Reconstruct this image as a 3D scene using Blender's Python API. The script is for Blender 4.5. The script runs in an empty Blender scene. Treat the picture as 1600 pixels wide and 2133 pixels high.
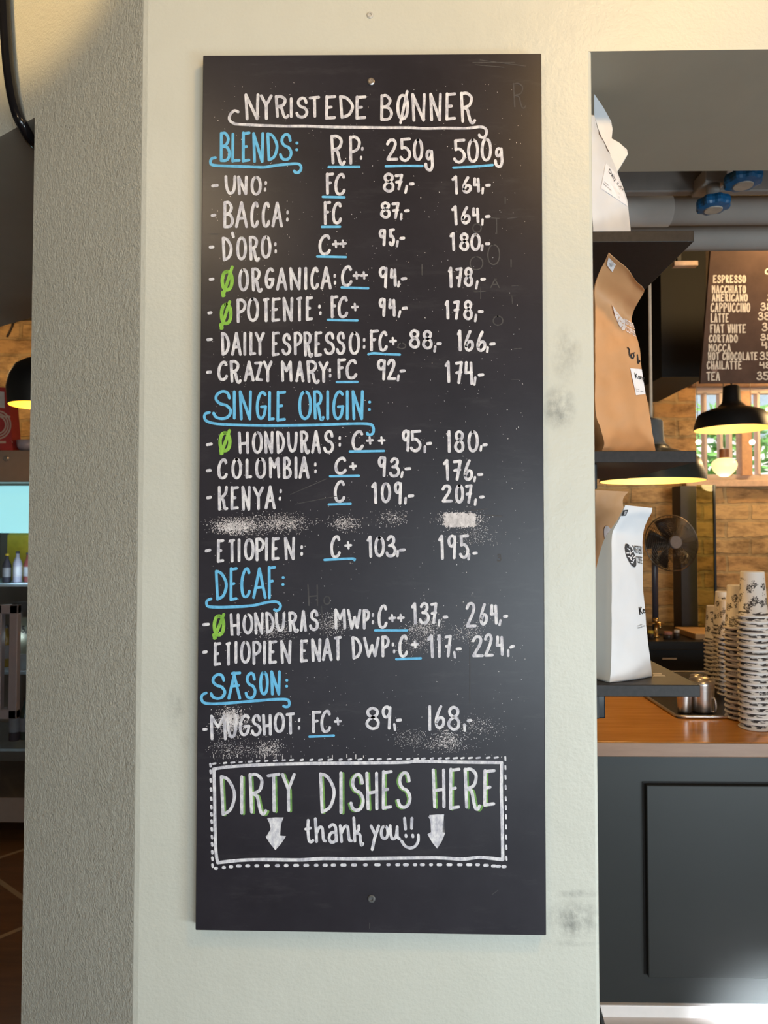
import bpy, bmesh, math, random
from mathutils import Vector, Matrix, noise
R = math.radians
random.seed(7)
SC = bpy.context.scene
COL = SC.collection

# ------------------------------------------------------------------ camera
FPX = 1480.0
EYE = 1.54
CAMY = -1.262
cam = bpy.data.cameras.new('camera'); camo = bpy.data.objects.new('camera', cam); COL.objects.link(camo)
cam.sensor_fit = 'VERTICAL'; cam.sensor_height = 36.0; cam.lens = 36.0 * FPX / 2133.0
PITCH, YAW = R(1.75), R(0.97)
camo.location = (0, CAMY, EYE)
camo.rotation_euler = (R(90) + PITCH, 0, YAW)
cam.clip_start = 0.02
cam.dof.use_dof = True; cam.dof.focus_distance = 1.25; cam.dof.aperture_fstop = 8.0
SC.camera = camo
MC = Matrix.Rotation(YAW, 3, 'Z') @ Matrix.Rotation(R(90) + PITCH, 3, 'X')
CL = Vector((0, CAMY, EYE))

def ray(px, py): return MC @ Vector(((px - 800) / FPX, (1066.5 - py) / FPX, -1.0))
def P(px, py, Y):
    d = ray(px, py); return CL + d * ((Y - CAMY) / d.y)
def PZ(px, py, Z):
    d = ray(px, py); return CL + d * ((Z - EYE) / d.z)
def proj(v):
    l = MC.transposed() @ (Vector(v) - CL)
    return 800 - FPX * l.x / l.z, 1066.5 + FPX * l.y / l.z

# ------------------------------------------------------------------ world, lights, exposure
SC.view_settings.view_transform = 'Standard'; SC.view_settings.look = 'None'
SC.view_settings.gamma = 1.0; SC.view_settings.use_curve_mapping = False
SC.view_settings.exposure = 0.0
w = bpy.data.worlds.new('daylight'); SC.world = w; w.use_nodes = True
bg = w.node_tree.nodes['Background']; bg.inputs[0].default_value = (0.80, 0.90, 1.0, 1); bg.inputs[1].default_value = 1.8

def light(name, kind, loc, energy, color, target=None, **kw):
    l = bpy.data.lights.new(name, kind); o = bpy.data.objects.new(name, l); COL.objects.link(o)
    o.location = loc; l.energy = energy; l.color = color
    for k, v in kw.items(): setattr(l, k, v)
    if target is not None:
        d = Vector(target) - Vector(loc); o.rotation_euler = d.to_track_quat('-Z', 'Y').to_euler()
    return o
WARM = (1.0, 0.66, 0.30)
light('sun', 'SUN', (0, -8, 9), 5.5, (1, 0.96, 0.9), (0.8, -1, 0), angle=R(1))
# the street window behind the photographer, then two added area lights
light('street_window_daylight', 'AREA', (1.95, -4.3, 0.95), 88, (0.80, 0.94, 1.0), (0.3, 0, 0.9), shape='RECTANGLE', size=2.2, size_y=1.5)
light('board_glare_light', 'AREA', (0.2, -4.4, 0.62), 12, (0.72, 0.86, 1.0), (0.45, 0, 0.62), shape='RECTANGLE', size=2.4, size_y=1.25)  # area light added for the cool glare low on the board
light('low_side_fill', 'AREA', (2.5, -1.9, 0.30), 44, (0.80, 0.94, 1.0), (0.2, 0, 0.85), shape='RECTANGLE', size=0.9, size_y=0.6)  # no window here: added close by to brighten the lower wall
# warm ceiling lamp of the front room, then an added fill on the left
light('lamp_and_fill_light', 'POINT', (0.82, -1.18, 3.06), 57, (1.0, 0.62, 0.24), shadow_soft_size=0.09)
light('lamp_and_fill_light', 'POINT', (-0.9, -1.9, 3.0), 34, (1.0, 0.76, 0.46), shadow_soft_size=0.12)  # unseen fill put in to lift the slanted left face
light('wall_spot_light', 'SPOT', (-1.15, -0.55, 2.95), 30, (1.0, 0.66, 0.26), (-0.74, 0.22, 2.98), spot_size=R(66), spot_blend=0.3, shadow_soft_size=0.05)
light('door_daylight', 'AREA', (2.3, -0.5, 0.75), 5, (0.85, 0.94, 1), (1.32, 1.06, 0.06), shape='RECTANGLE', size=0.40, size_y=0.14, spread=R(9))

# ------------------------------------------------------------------ materials
MATS = {}
def new_mat(name):
    m = bpy.data.materials.new(name); m.use_nodes = True
    nt = m.node_tree; b = nt.nodes['Principled BSDF']
    return m, nt, b
def noise_node(nt, scale, detail=4, rough=0.6, vec=None, stretch=None):
    n = nt.nodes.new('ShaderNodeTexNoise'); n.inputs['Scale'].default_value = scale
    n.inputs['Detail'].default_value = detail; n.inputs['Roughness'].default_value = rough
    if vec is None:
        tc = nt.nodes.new('ShaderNodeTexCoord'); vec = tc.outputs['Object']
    if stretch:
        mp = nt.nodes.new('ShaderNodeMapping'); mp.inputs['Scale'].default_value = stretch
        nt.links.new(vec, mp.inputs['Vector']); vec = mp.outputs['Vector']
    nt.links.new(vec, n.inputs['Vector'])
    return n
def ramp(nt, src, stops):
    r = nt.nodes.new('ShaderNodeValToRGB')
    while len(r.color_ramp.elements) < len(stops): r.color_ramp.elements.new(0.5)
    for e, (p, c) in zip(r.color_ramp.elements, stops):
        e.position = p; e.color = (*c, 1) if len(c) == 3 else c
    nt.links.new(src, r.inputs['Fac']); return r
def mathn(nt, op, a, b=None, clamp=False):
    n = nt.nodes.new('ShaderNodeMath'); n.operation = op; n.use_clamp = clamp
    for i, v in enumerate((a, b)):
        if v is None: continue
        if isinstance(v, (int, float)): n.inputs[i].default_value = v
        else: nt.links.new(v, n.inputs[i])
    return n.outputs[0]
def mixc(nt, fac, a, b):
    n = nt.nodes.new('ShaderNodeMix'); n.data_type = 'RGBA'
    if isinstance(fac, (int, float)): n.inputs[0].default_value = fac
    else: nt.links.new(fac, n.inputs[0])
    for i, v in ((6, a), (7, b)):
        if isinstance(v, tuple): n.inputs[i].default_value = (*v, 1)
        else: nt.links.new(v, n.inputs[i])
    return n.outputs[2]
def M(name, col, rough=0.5, metal=0.0, var=0.12, scale=30, bump=0.0, bscale=200, stretch=None, emit=None, spec=0.5, dist=0.002):
    if name in MATS: return MATS[name]
    m, nt, b = new_mat(name)
    n = noise_node(nt, scale, stretch=stretch)
    lo = tuple(c * (1 - var) for c in col); hi = tuple(min(1, c * (1 + var)) for c in col)
    r = ramp(nt, n.outputs['Fac'], [(0.3, lo), (0.7, hi)])
    nt.links.new(r.outputs['Color'], b.inputs['Base Color'])
    b.inputs['Roughness'].default_value = rough; b.inputs['Metallic'].default_value = metal
    b.inputs['Specular IOR Level'].default_value = spec
    if bump:
        n2 = noise_node(nt, bscale, 3); bp = nt.nodes.new('ShaderNodeBump')
        bp.inputs['Strength'].default_value = bump; bp.inputs['Distance'].default_value = dist
        nt.links.new(n2.outputs['Fac'], bp.inputs['Height']); nt.links.new(bp.outputs[0], b.inputs['Normal'])
    if emit:
        nt.links.new(r.outputs['Color'], b.inputs['Emission Color']); b.inputs['Emission Strength'].default_value = emit
    MATS[name] = m
    return m

def wall_material():
    m, nt, b = new_mat('sage_plaster')
    tc = nt.nodes.new('ShaderNodeTexCoord'); vec = tc.outputs['Object']
    n = noise_node(nt, 3.0, 5, vec=vec)
    base = ramp(nt, n.outputs['Fac'], [(0.3, (0.60, 0.60, 0.525)), (0.7, (0.65, 0.65, 0.575))]).outputs['Color']
    sep = nt.nodes.new('ShaderNodeSeparateXYZ'); nt.links.new(vec, sep.inputs[0])
    nz = noise_node(nt, 38, 5, 0.7, vec=vec, stretch=(1.0, 1, 0.7))
    tot = None
    # scuffs and grubby patches: centre, half sizes, strength
    for (px, py, sx, sz, k) in ((1165, 850, 0.034, 0.045, 0.75), (1180, 740, 0.030, 0.06, 0.4), (1195, 1915, 0.052, 0.038, 0.75),
                                (1205, 1862, 0.05, 0.008, 0.5), (1190, 1965, 0.05, 0.007, 0.3), (365, 1470, 0.020, 0.045, 0.28), (410, 1545, 0.03, 0.02, 0.25)):
        c = P(px, py, 0)
        dx = mathn(nt, 'DIVIDE', mathn(nt, 'SUBTRACT', sep.outputs[0], c.x), sx)
        dz = mathn(nt, 'DIVIDE', mathn(nt, 'SUBTRACT', sep.outputs[2], c.z), sz)
        d2 = mathn(nt, 'ADD', mathn(nt, 'MULTIPLY', dx, dx), mathn(nt, 'MULTIPLY', dz, dz))
        f = mathn(nt, 'MULTIPLY', mathn(nt, 'SUBTRACT', 1.0, d2, True), k)
        tot = f if tot is None else mathn(nt, 'ADD', tot, f, True)
    nzr = ramp(nt, nz.outputs['Fac'], [(0.38, (0, 0, 0)), (0.68, (1, 1, 1))])
    fac = mathn(nt, 'MULTIPLY', tot, nzr.outputs['Color'])
    colr = mixc(nt, fac, base, (0.10, 0.10, 0.095))
    nt.links.new(colr, b.inputs['Base Color'])
    b.inputs['Roughness'].default_value = 0.42
    n1 = noise_node(nt, 150, 3, 0.55, vec=vec); n2 = noise_node(nt, 22, 4, 0.6, vec=vec)
    # the slanted left face (x below the arris) carries a much rougher roller stipple
    face = mathn(nt, 'LESS_THAN', sep.outputs[0], P(289, 1000, 0).x - 0.003)
    n3 = noise_node(nt, 230, 4, 0.6, vec=vec); n4 = noise_node(nt, 75, 3, 0.5, vec=vec)
    h1 = mathn(nt, 'ADD', mathn(nt, 'MULTIPLY', n1.outputs['Fac'], 0.30), mathn(nt, 'MULTIPLY', n2.outputs['Fac'], 0.8))
    h3 = mathn(nt, 'MULTIPLY', mathn(nt, 'ADD', mathn(nt, 'MULTIPLY', n3.outputs['Fac'], 0.75), mathn(nt, 'MULTIPLY', n4.outputs['Fac'], 0.6)), mathn(nt, 'MULTIPLY', face, 2.4))
    bp = nt.nodes.new('ShaderNodeBump'); bp.inputs['Strength'].default_value = 0.55; bp.inputs['Distance'].default_value = 0.004
    nt.links.new(mathn(nt, 'ADD', h1, h3), bp.inputs['Height']); nt.links.new(bp.outputs[0], b.inputs['Normal'])
    return m

def brick_material():
    m, nt, b = new_mat('old_yellow_brick')
    tc = nt.nodes.new('ShaderNodeTexCoord')
    mp = nt.nodes.new('ShaderNodeMapping'); mp.inputs['Rotation'].default_value = (R(-90), 0, 0)
    nt.links.new(tc.outputs['Object'], mp.inputs['Vector'])
    nw = noise_node(nt, 6, 3, vec=tc.outputs['Object'])
    add = nt.nodes.new('ShaderNodeVectorMath'); add.operation = 'MULTIPLY_ADD'
    nt.links.new(nw.outputs['Color'], add.inputs[0]); add.inputs[1].default_value = (0.05, 0.05, 0.05); nt.links.new(mp.outputs[0], add.inputs[2])
    br = nt.nodes.new('ShaderNodeTexBrick'); nt.links.new(add.outputs[0], br.inputs['Vector'])
    br.inputs['Scale'].default_value = 1.0; br.inputs['Brick Width'].default_value = 0.33; br.inputs['Row Height'].default_value = 0.118
    br.inputs['Mortar Size'].default_value = 0.013; br.inputs['Mortar Smooth'].default_value = 0.4; br.inputs['Bias'].default_value = -0.1
    br.inputs['Color1'].default_value = (0.66, 0.42, 0.19, 1); br.inputs['Color2'].default_value = (0.54, 0.29, 0.115, 1); br.inputs['Mortar'].default_value = (0.52, 0.35, 0.17, 1)
    n = noise_node(nt, 11, 5, 0.65, vec=tc.outputs['Object'], stretch=(.6, 1, 1.4))
    r = ramp(nt, n.outputs['Fac'], [(0.32, (0.40, 0.36, 0.32)), (0.56, (1, 1, 1)), (0.75, (1.0, 1.0, 0.9))])
    mx = nt.nodes.new('ShaderNodeMix'); mx.data_type = 'RGBA'; mx.blend_type = 'MULTIPLY'; mx.inputs[0].default_value = 1
    nt.links.new(br.outputs['Color'], mx.inputs[6]); nt.links.new(r.outputs['Color'], mx.inputs[7])
    nt.links.new(mx.outputs[2], b.inputs['Base Color']); b.inputs['Roughness'].default_value = 0.85
    bp = nt.nodes.new('ShaderNodeBump'); bp.inputs['Strength'].default_value = 0.7; bp.inputs['Distance'].default_value = 0.012
    h = mathn(nt, 'SUBTRACT', n.outputs['Fac'], br.outputs['Fac'])
    nt.links.new(h, bp.inputs['Height']); nt.links.new(bp.outputs[0], b.inputs['Normal'])
    return m

def wood_material(name, c1, c2, rough, axis=(1, 9, 9), scale=5, plank=None):
    m, nt, b = new_mat(name)
    n = noise_node(nt, scale, 6, 0.65, stretch=axis)
    colr = ramp(nt, n.outputs['Fac'], [(0.3, c1), (0.7, c2)]).outputs['Color']
    if plank:
        tc = nt.nodes.new('ShaderNodeTexCoord'); mp = nt.nodes.new('ShaderNodeMapping'); mp.inputs['Rotation'].default_value = (0, 0, plank[0])
        nt.links.new(tc.outputs['Object'], mp.inputs['Vector'])
        br = nt.nodes.new('ShaderNodeTexBrick'); nt.links.new(mp.outputs[0], br.inputs['Vector']); br.inputs['Scale'].default_value = 1
        br.inputs['Brick Width'].default_value = plank[1]; br.inputs['Row Height'].default_value = plank[2]; br.inputs['Mortar Size'].default_value = plank[3]
        colr = mixc(nt, br.outputs['Fac'], colr, plank[4])
    nt.links.new(colr, b.inputs['Base Color']); b.inputs['Roughness'].default_value = rough
    return m

def board_material():
    m, nt, b = new_mat('blackboard_paint')
    n = noise_node(nt, 5, 6, 0.7); n2 = noise_node(nt, 26, 5, 0.75, stretch=(0.35, 1, 1.6))
    c = mixc(nt, ramp(nt, n.outputs['Fac'], [(0.35, (0, 0, 0)), (0.75, (1, 1, 1))]).outputs['Color'], (0.0195, 0.0175, 0.0235), (0.033, 0.0300, 0.0385))
    s = ramp(nt, n2.outputs['Fac'], [(0.56, (0, 0, 0)), (0.85, (0.30, 0.30, 0.30))])
    c = mixc(nt, s.outputs['Color'], c, (0.10, 0.095, 0.10))
    nt.links.new(c, b.inputs['Base Color']); b.inputs['Roughness'].default_value = 0.32; b.inputs['Specular IOR Level'].default_value = 0.36
    return m

def paint_material(name, lo, hi):
    m, nt, b = new_mat(name)
    n = noise_node(nt, 120, 4, 0.7, stretch=(1.0, 1, 0.6))
    c = ramp(nt, n.outputs['Fac'], [(0.34, lo), (0.62, hi)])
    nt.links.new(c.outputs['Color'], b.inputs['Base Color']); b.inputs['Roughness'].default_value = 0.7
    return m

def glass_material(name, col=(1, 1, 1), rough=0.0, mixf=0.88):
    m = bpy.data.materials.new(name); m.use_nodes = True; nt = m.node_tree
    nt.nodes.remove(nt.nodes['Principled BSDF']); out = nt.nodes['Material Output']
    t = nt.nodes.new('ShaderNodeBsdfTransparent'); t.inputs[0].default_value = (*col, 1)
    g = nt.nodes.new('ShaderNodeBsdfGlossy'); g.inputs['Roughness'].default_value = rough
    n = noise_node(nt, 3, 2); rr = ramp(nt, n.outputs['Fac'], [(0.0, (1 - mixf,) * 3), (1.0, (1 - mixf + 0.02,) * 3)])
    mx = nt.nodes.new('ShaderNodeMixShader'); nt.links.new(rr.outputs['Color'], mx.inputs[0])
    nt.links.new(t.outputs[0], mx.inputs[1]); nt.links.new(g.outputs[0], mx.inputs[2]); nt.links.new(mx.outputs[0], out.inputs[0])
    return m

def cup_material():
    m, nt, b = new_mat('printed_paper_cup')
    uv = nt.nodes.new('ShaderNodeUVMap')
    mp = nt.nodes.new('ShaderNodeMapping'); mp.inputs['Scale'].default_value = (9, 4.6, 1); nt.links.new(uv.outputs[0], mp.inputs['Vector'])
    v = nt.nodes.new('ShaderNodeTexVoronoi'); v.inputs['Scale'].default_value = 1.0; nt.links.new(mp.outputs[0], v.inputs['Vector'])
    nz = noise_node(nt, 5.0, 2, 0.5, vec=mp.outputs[0])
    d = mathn(nt, 'ADD', v.outputs['Distance'], mathn(nt, 'MULTIPLY', mathn(nt, 'SUBTRACT', nz.outputs['Fac'], 0.5), 0.9))
    k = ramp(nt, d, [(0.0, (1, 1, 1)), (0.10, (1, 1, 1)), (0.13, (0, 0, 0)), (0.19, (0, 0, 0)), (0.22, (1, 1, 1)), (0.36, (1, 1, 1)), (0.40, (0, 0, 0))])
    sep = nt.nodes.new('ShaderNodeSeparateXYZ'); nt.links.new(uv.outputs[0], sep.inputs[0])
    band = mathn(nt, 'MULTIPLY', mathn(nt, 'GREATER_THAN', sep.outputs[1], 0.05), mathn(nt, 'LESS_THAN', sep.outputs[1], 0.86))
    f = mathn(nt, 'MULTIPLY', k.outputs['Color'], band)
    n3 = noise_node(nt, 1.0, 1, 0.4, vec=uv.outputs[0], stretch=(11, 22, 1))
    lowb = mathn(nt, 'MULTIPLY', mathn(nt, 'GREATER_THAN', sep.outputs[1], 0.052), mathn(nt, 'LESS_THAN', sep.outputs[1], 0.125))
    f = mathn(nt, 'MAXIMUM', f, mathn(nt, 'MULTIPLY', lowb, ramp(nt, n3.outputs['Fac'], [(0.48, (0, 0, 0)), (0.52, (1, 1, 1))]).outputs['Color']))
    nt.links.new(mixc(nt, f, (0.74, 0.70, 0.68), (0.035, 0.03, 0.035)), b.inputs['Base Color']); b.inputs['Roughness'].default_value = 0.5
    return m

WALL = wall_material(); BRICK = brick_material(); BOARD = board_material(); CUP = cup_material()
WHITE = paint_material('white_paint_marker', (0.46, 0.45, 0.52), (0.84, 0.82, 0.84))
BLUE = paint_material('blue_paint_marker', (0.12, 0.44, 0.74), (0.17, 0.58, 0.90))
GREEN = paint_material('green_paint_marker', (0.20, 0.44, 0.05), (0.32, 0.62, 0.08))
DKGREEN = paint_material('dull_green_paint_marker', (0.10, 0.24, 0.06), (0.22, 0.42, 0.10))
GHOST = paint_material('faded_chalk', (0.045, 0.042, 0.044), (0.075, 0.07, 0.072))
DUST = paint_material('chalk_dust', (0.50, 0.46, 0.46), (0.80, 0.75, 0.75))
MENUW = paint_material('cream_paint_marker', (0.58, 0.50, 0.42), (0.80, 0.72, 0.62))
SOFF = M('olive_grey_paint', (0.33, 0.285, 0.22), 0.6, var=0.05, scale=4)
DARKB = M('black_shelf_laminate', (0.016, 0.013, 0.013), 0.5, var=0.3, scale=120, spec=0.3)
STEEL = M('brushed_steel', (0.66, 0.61, 0.58), 0.33, 1.0, var=0.1, scale=12, stretch=(1, 1, 12))
BLACKE = M('black_enamel', (0.006, 0.006, 0.006), 0.5, var=0.2)
PIPE = M('grey_painted_pipe', (0.40, 0.37, 0.345), 0.5, var=0.06, scale=6)
BASEG = M('slate_green_paint', (0.028, 0.030, 0.030), 0.42, var=0.06, scale=3, spec=0.28)
KRAFT = M('kraft_paper', (0.60, 0.31, 0.14), 0.6, var=0.07, scale=9)
BAGW = M('white_bag_foil', (0.72, 0.71, 0.73), 0.45, var=0.03, scale=8)
BAGG = M('grey_bag_side', (0.55, 0.56, 0.58), 0.45, var=0.04, scale=8)
INK = M('black_ink', (0.012, 0.010, 0.012), 0.6, var=0.2)
STICK = M('white_sticker', (0.85, 0.82, 0.85), 0.5, var=0.02)
CREAM = M('lamp_inner_enamel', (0.85, 0.68, 0.30), 0.5, var=0.03)
PEACH = M('backlit_white_paint', (0.62, 0.50, 0.42), 0.5, var=0.05)  # white frames; their peach tint against the light is put into the colour
OUTG = M('garden_leaves', (0.16, 0.36, 0.08), 0.6, var=0.5, scale=9)

# ------------------------------------------------------------------ mesh helpers
ORG = {}
def empty(name, loc, label, cat, group=None):
    o = bpy.data.objects.new(name, None); COL.objects.link(o); o.location = loc; o.empty_display_size = 0.05
    ORG[o.name] = Vector(loc); tag(o, label, cat, group); return o
def tag(o, label=None, cat=None, group=None, kind=None):
    if label: o['label'] = label
    if cat: o['category'] = cat
    if group: o['group'] = group
    if kind: o['kind'] = kind
    return o
def obj(name, bm, mats, parent=None, loc=None, smooth=False, label=None, kind=None):
    """link bm (world coordinates) as one mesh object, its origin at loc or at its parent's origin"""
    org = ORG[parent.name] if parent is not None else (Vector(loc) if loc is not None else Vector((0, 0, 0)))
    for v in bm.verts: v.co -= org
    me = bpy.data.meshes.new(name); bm.to_mesh(me); bm.free()
    if not isinstance(mats, (list, tuple)): mats = [mats]
    for m in mats: me.materials.append(m)
    if smooth:
        for p in me.polygons: p.use_smooth = True
    o = bpy.data.objects.new(name, me); COL.objects.link(o)
    if parent is not None: o.parent = parent
    else: o.location = org
    ORG[o.name] = org
    tag(o, label, kind=kind)
    return o
def NB(): return bmesh.new()
def box(bm, x0, x1, y0, y1, z0, z1, bev=0.0, mi=0):
    vs = [bm.verts.new((x, y, z)) for z in (z0, z1) for y in (y0, y1) for x in (x0, x1)]
    fs = [bm.faces.new([vs[i] for i in q]) for q in ((0, 2, 3, 1), (4, 5, 7, 6), (0, 1, 5, 4), (2, 6, 7, 3), (0, 4, 6, 2), (1, 3, 7, 5))]
    for f in fs: f.material_index = mi
    if bev:
        es = list({e for f in fs for e in f.edges})
        bmesh.ops.bevel(bm, geom=es, offset=bev, segments=2, affect='EDGES', profile=0.5)
    return bm
def prism(bm, pts, z0, z1, mi=0):
    a = [bm.verts.new((p[0], p[1], z0)) for p in pts]; b = [bm.verts.new((p[0], p[1], z1)) for p in pts]
    n = len(pts)
    for i in range(n): bm.faces.new((a[i], a[(i + 1) % n], b[(i + 1) % n], b[i])).material_index = mi
    bm.faces.new(a[::-1]).material_index = mi; bm.faces.new(b).material_index = mi
    return bm
def lathe(bm, prof, c, seg=32, mi=0, close=False):
    rings = []
    for (r, z) in prof:
        if r < 1e-6: rings.append([bm.verts.new((c[0], c[1], c[2] + z))])
        else: rings.append([bm.verts.new((c[0] + r * math.cos(2 * math.pi * i / seg), c[1] + r * math.sin(2 * math.pi * i / seg), c[2] + z)) for i in range(seg)])
    for a, b in zip(rings, rings[1:]):
        for i in range(seg):
            j = (i + 1) % seg
            if len(a) == 1 and len(b) == 1: continue
            if len(a) == 1: f = bm.faces.new((a[0], b[j], b[i]))
            elif len(b) == 1: f = bm.faces.new((a[i], a[j], b[0]))
            else: f = bm.faces.new((a[i], a[j], b[j], b[i]))
            f.material_index = mi
    return bm
def tube(bm, pts, r, seg=10, mi=0, closed=False):
    pts = [Vector(p) for p in pts]; n = len(pts); rings = []
    rr = r if isinstance(r, (list, tuple)) else [r] * n
    up = None
    for i, p in enumerate(pts):
        a = pts[(i - 1) % n] if closed or i > 0 else p
        b = pts[(i + 1) % n] if closed or i < n - 1 else p
        t = (b - a).normalized()
        if up is None:
            up = t.orthogonal().normalized()
        up = (up - t * up.dot(t)).normalized(); s = t.cross(up)
        rings.append([bm.verts.new(p + (up * math.cos(2 * math.pi * k / seg) + s * math.sin(2 * math.pi * k / seg)) * rr[i]) for k in range(seg)])
    m = n if closed else n - 1
    for i in range(m):
        a, b = rings[i], rings[(i + 1) % n]
        for k in range(seg):
            bm.faces.new((a[k], a[(k + 1) % seg], b[(k + 1) % seg], b[k])).material_index = mi
    if not closed:
        bm.faces.new(rings[0][::-1]).material_index = mi; bm.faces.new(rings[-1]).material_index = mi
    return bm
def crom(pts, sub=6, closed=False):
    pts = [tuple(p) for p in pts]; n = len(pts); out = []
    if n < 3: return pts
    m = n if closed else n - 1
    for i in range(m):
        p0 = pts[(i - 1) % n] if closed or i > 0 else pts[0]
        p1 = pts[i]; p2 = pts[(i + 1) % n]
        p3 = pts[(i + 2) % n] if closed or i < n - 2 else pts[-1]
        for k in range(sub):
            t = k / sub
            out.append(tuple(0.5 * (2 * b + (c - a) * t + (2 * a - 5 * b + 4 * c - d) * t * t + (3 * b - a - 3 * c + d) * t ** 3) for a, b, c, d in zip(p0, p1, p2, p3)))
    out.append(pts[0] if closed else pts[-1])
    return out

# a painted stroke: a ribbon with round ends, given in photograph pixels and laid on a surface by fn(px, py, lift)
LIFT = [0]
def stroke(bm, pts, hw, fn, mi=0, taper=False):
    LIFT[0] = (LIFT[0] + 1) % 24; e = 0.0002 + LIFT[0] * 0.000012
    V = [Vector(p) for p in pts]
    q = [V[0]]
    for p in V[1:]:
        if (p - q[-1]).length > 0.05: q.append(p)
    V = q
    if len(V) == 1: V = [V[0] - Vector((0.3, 0)), V[0] + Vector((0.3, 0))]
    n = len(V); L, Rr = [], []
    for i in range(n):
        t = (V[min(i + 1, n - 1)] - V[max(i - 1, 0)]).normalized(); nn = Vector((-t.y, t.x))
        h = hw * (1 + 0.10 * noise.noise(Vector((V[i].x * 0.08, V[i].y * 0.08, 3.1))))
        L.append(V[i] + nn * h); Rr.append(V[i] - nn * h)
    def cap(c, t, a, rev):
        nn = Vector((-t.y, t.x)); return [c + (nn * math.cos(k * math.pi / 5) + t * math.sin(k * math.pi / 5)) * hw for k in range(1, 5)]
    t1 = (V[-1] - V[-2]).normalized(); t0 = (V[0] - V[1]).normalized()
    lv = [bm.verts.new(fn(p.x, p.y, e)) for p in L]; rv = [bm.verts.new(fn(p.x, p.y, e)) for p in Rr]
    for i in range(n - 1): bm.faces.new((lv[i], lv[i + 1], rv[i + 1], rv[i])).material_index = mi
    ce = [bm.verts.new(fn(p.x, p.y, e)) for p in cap(V[-1], t1, 0, 0)]
    bm.faces.new([lv[-1]] + ce + [rv[-1]]).material_index = mi
    cs = [bm.verts.new(fn(p.x, p.y, e)) for p in cap(V[0], t0, 0, 0)]
    bm.faces.new([rv[0]] + cs + [lv[0]]).material_index = mi
def poly(bm, pts, fn, lift=0.0004, mi=0):
    bm.faces.new([bm.verts.new(fn(x, y, lift)) for x, y in pts]).material_index = mi

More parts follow.
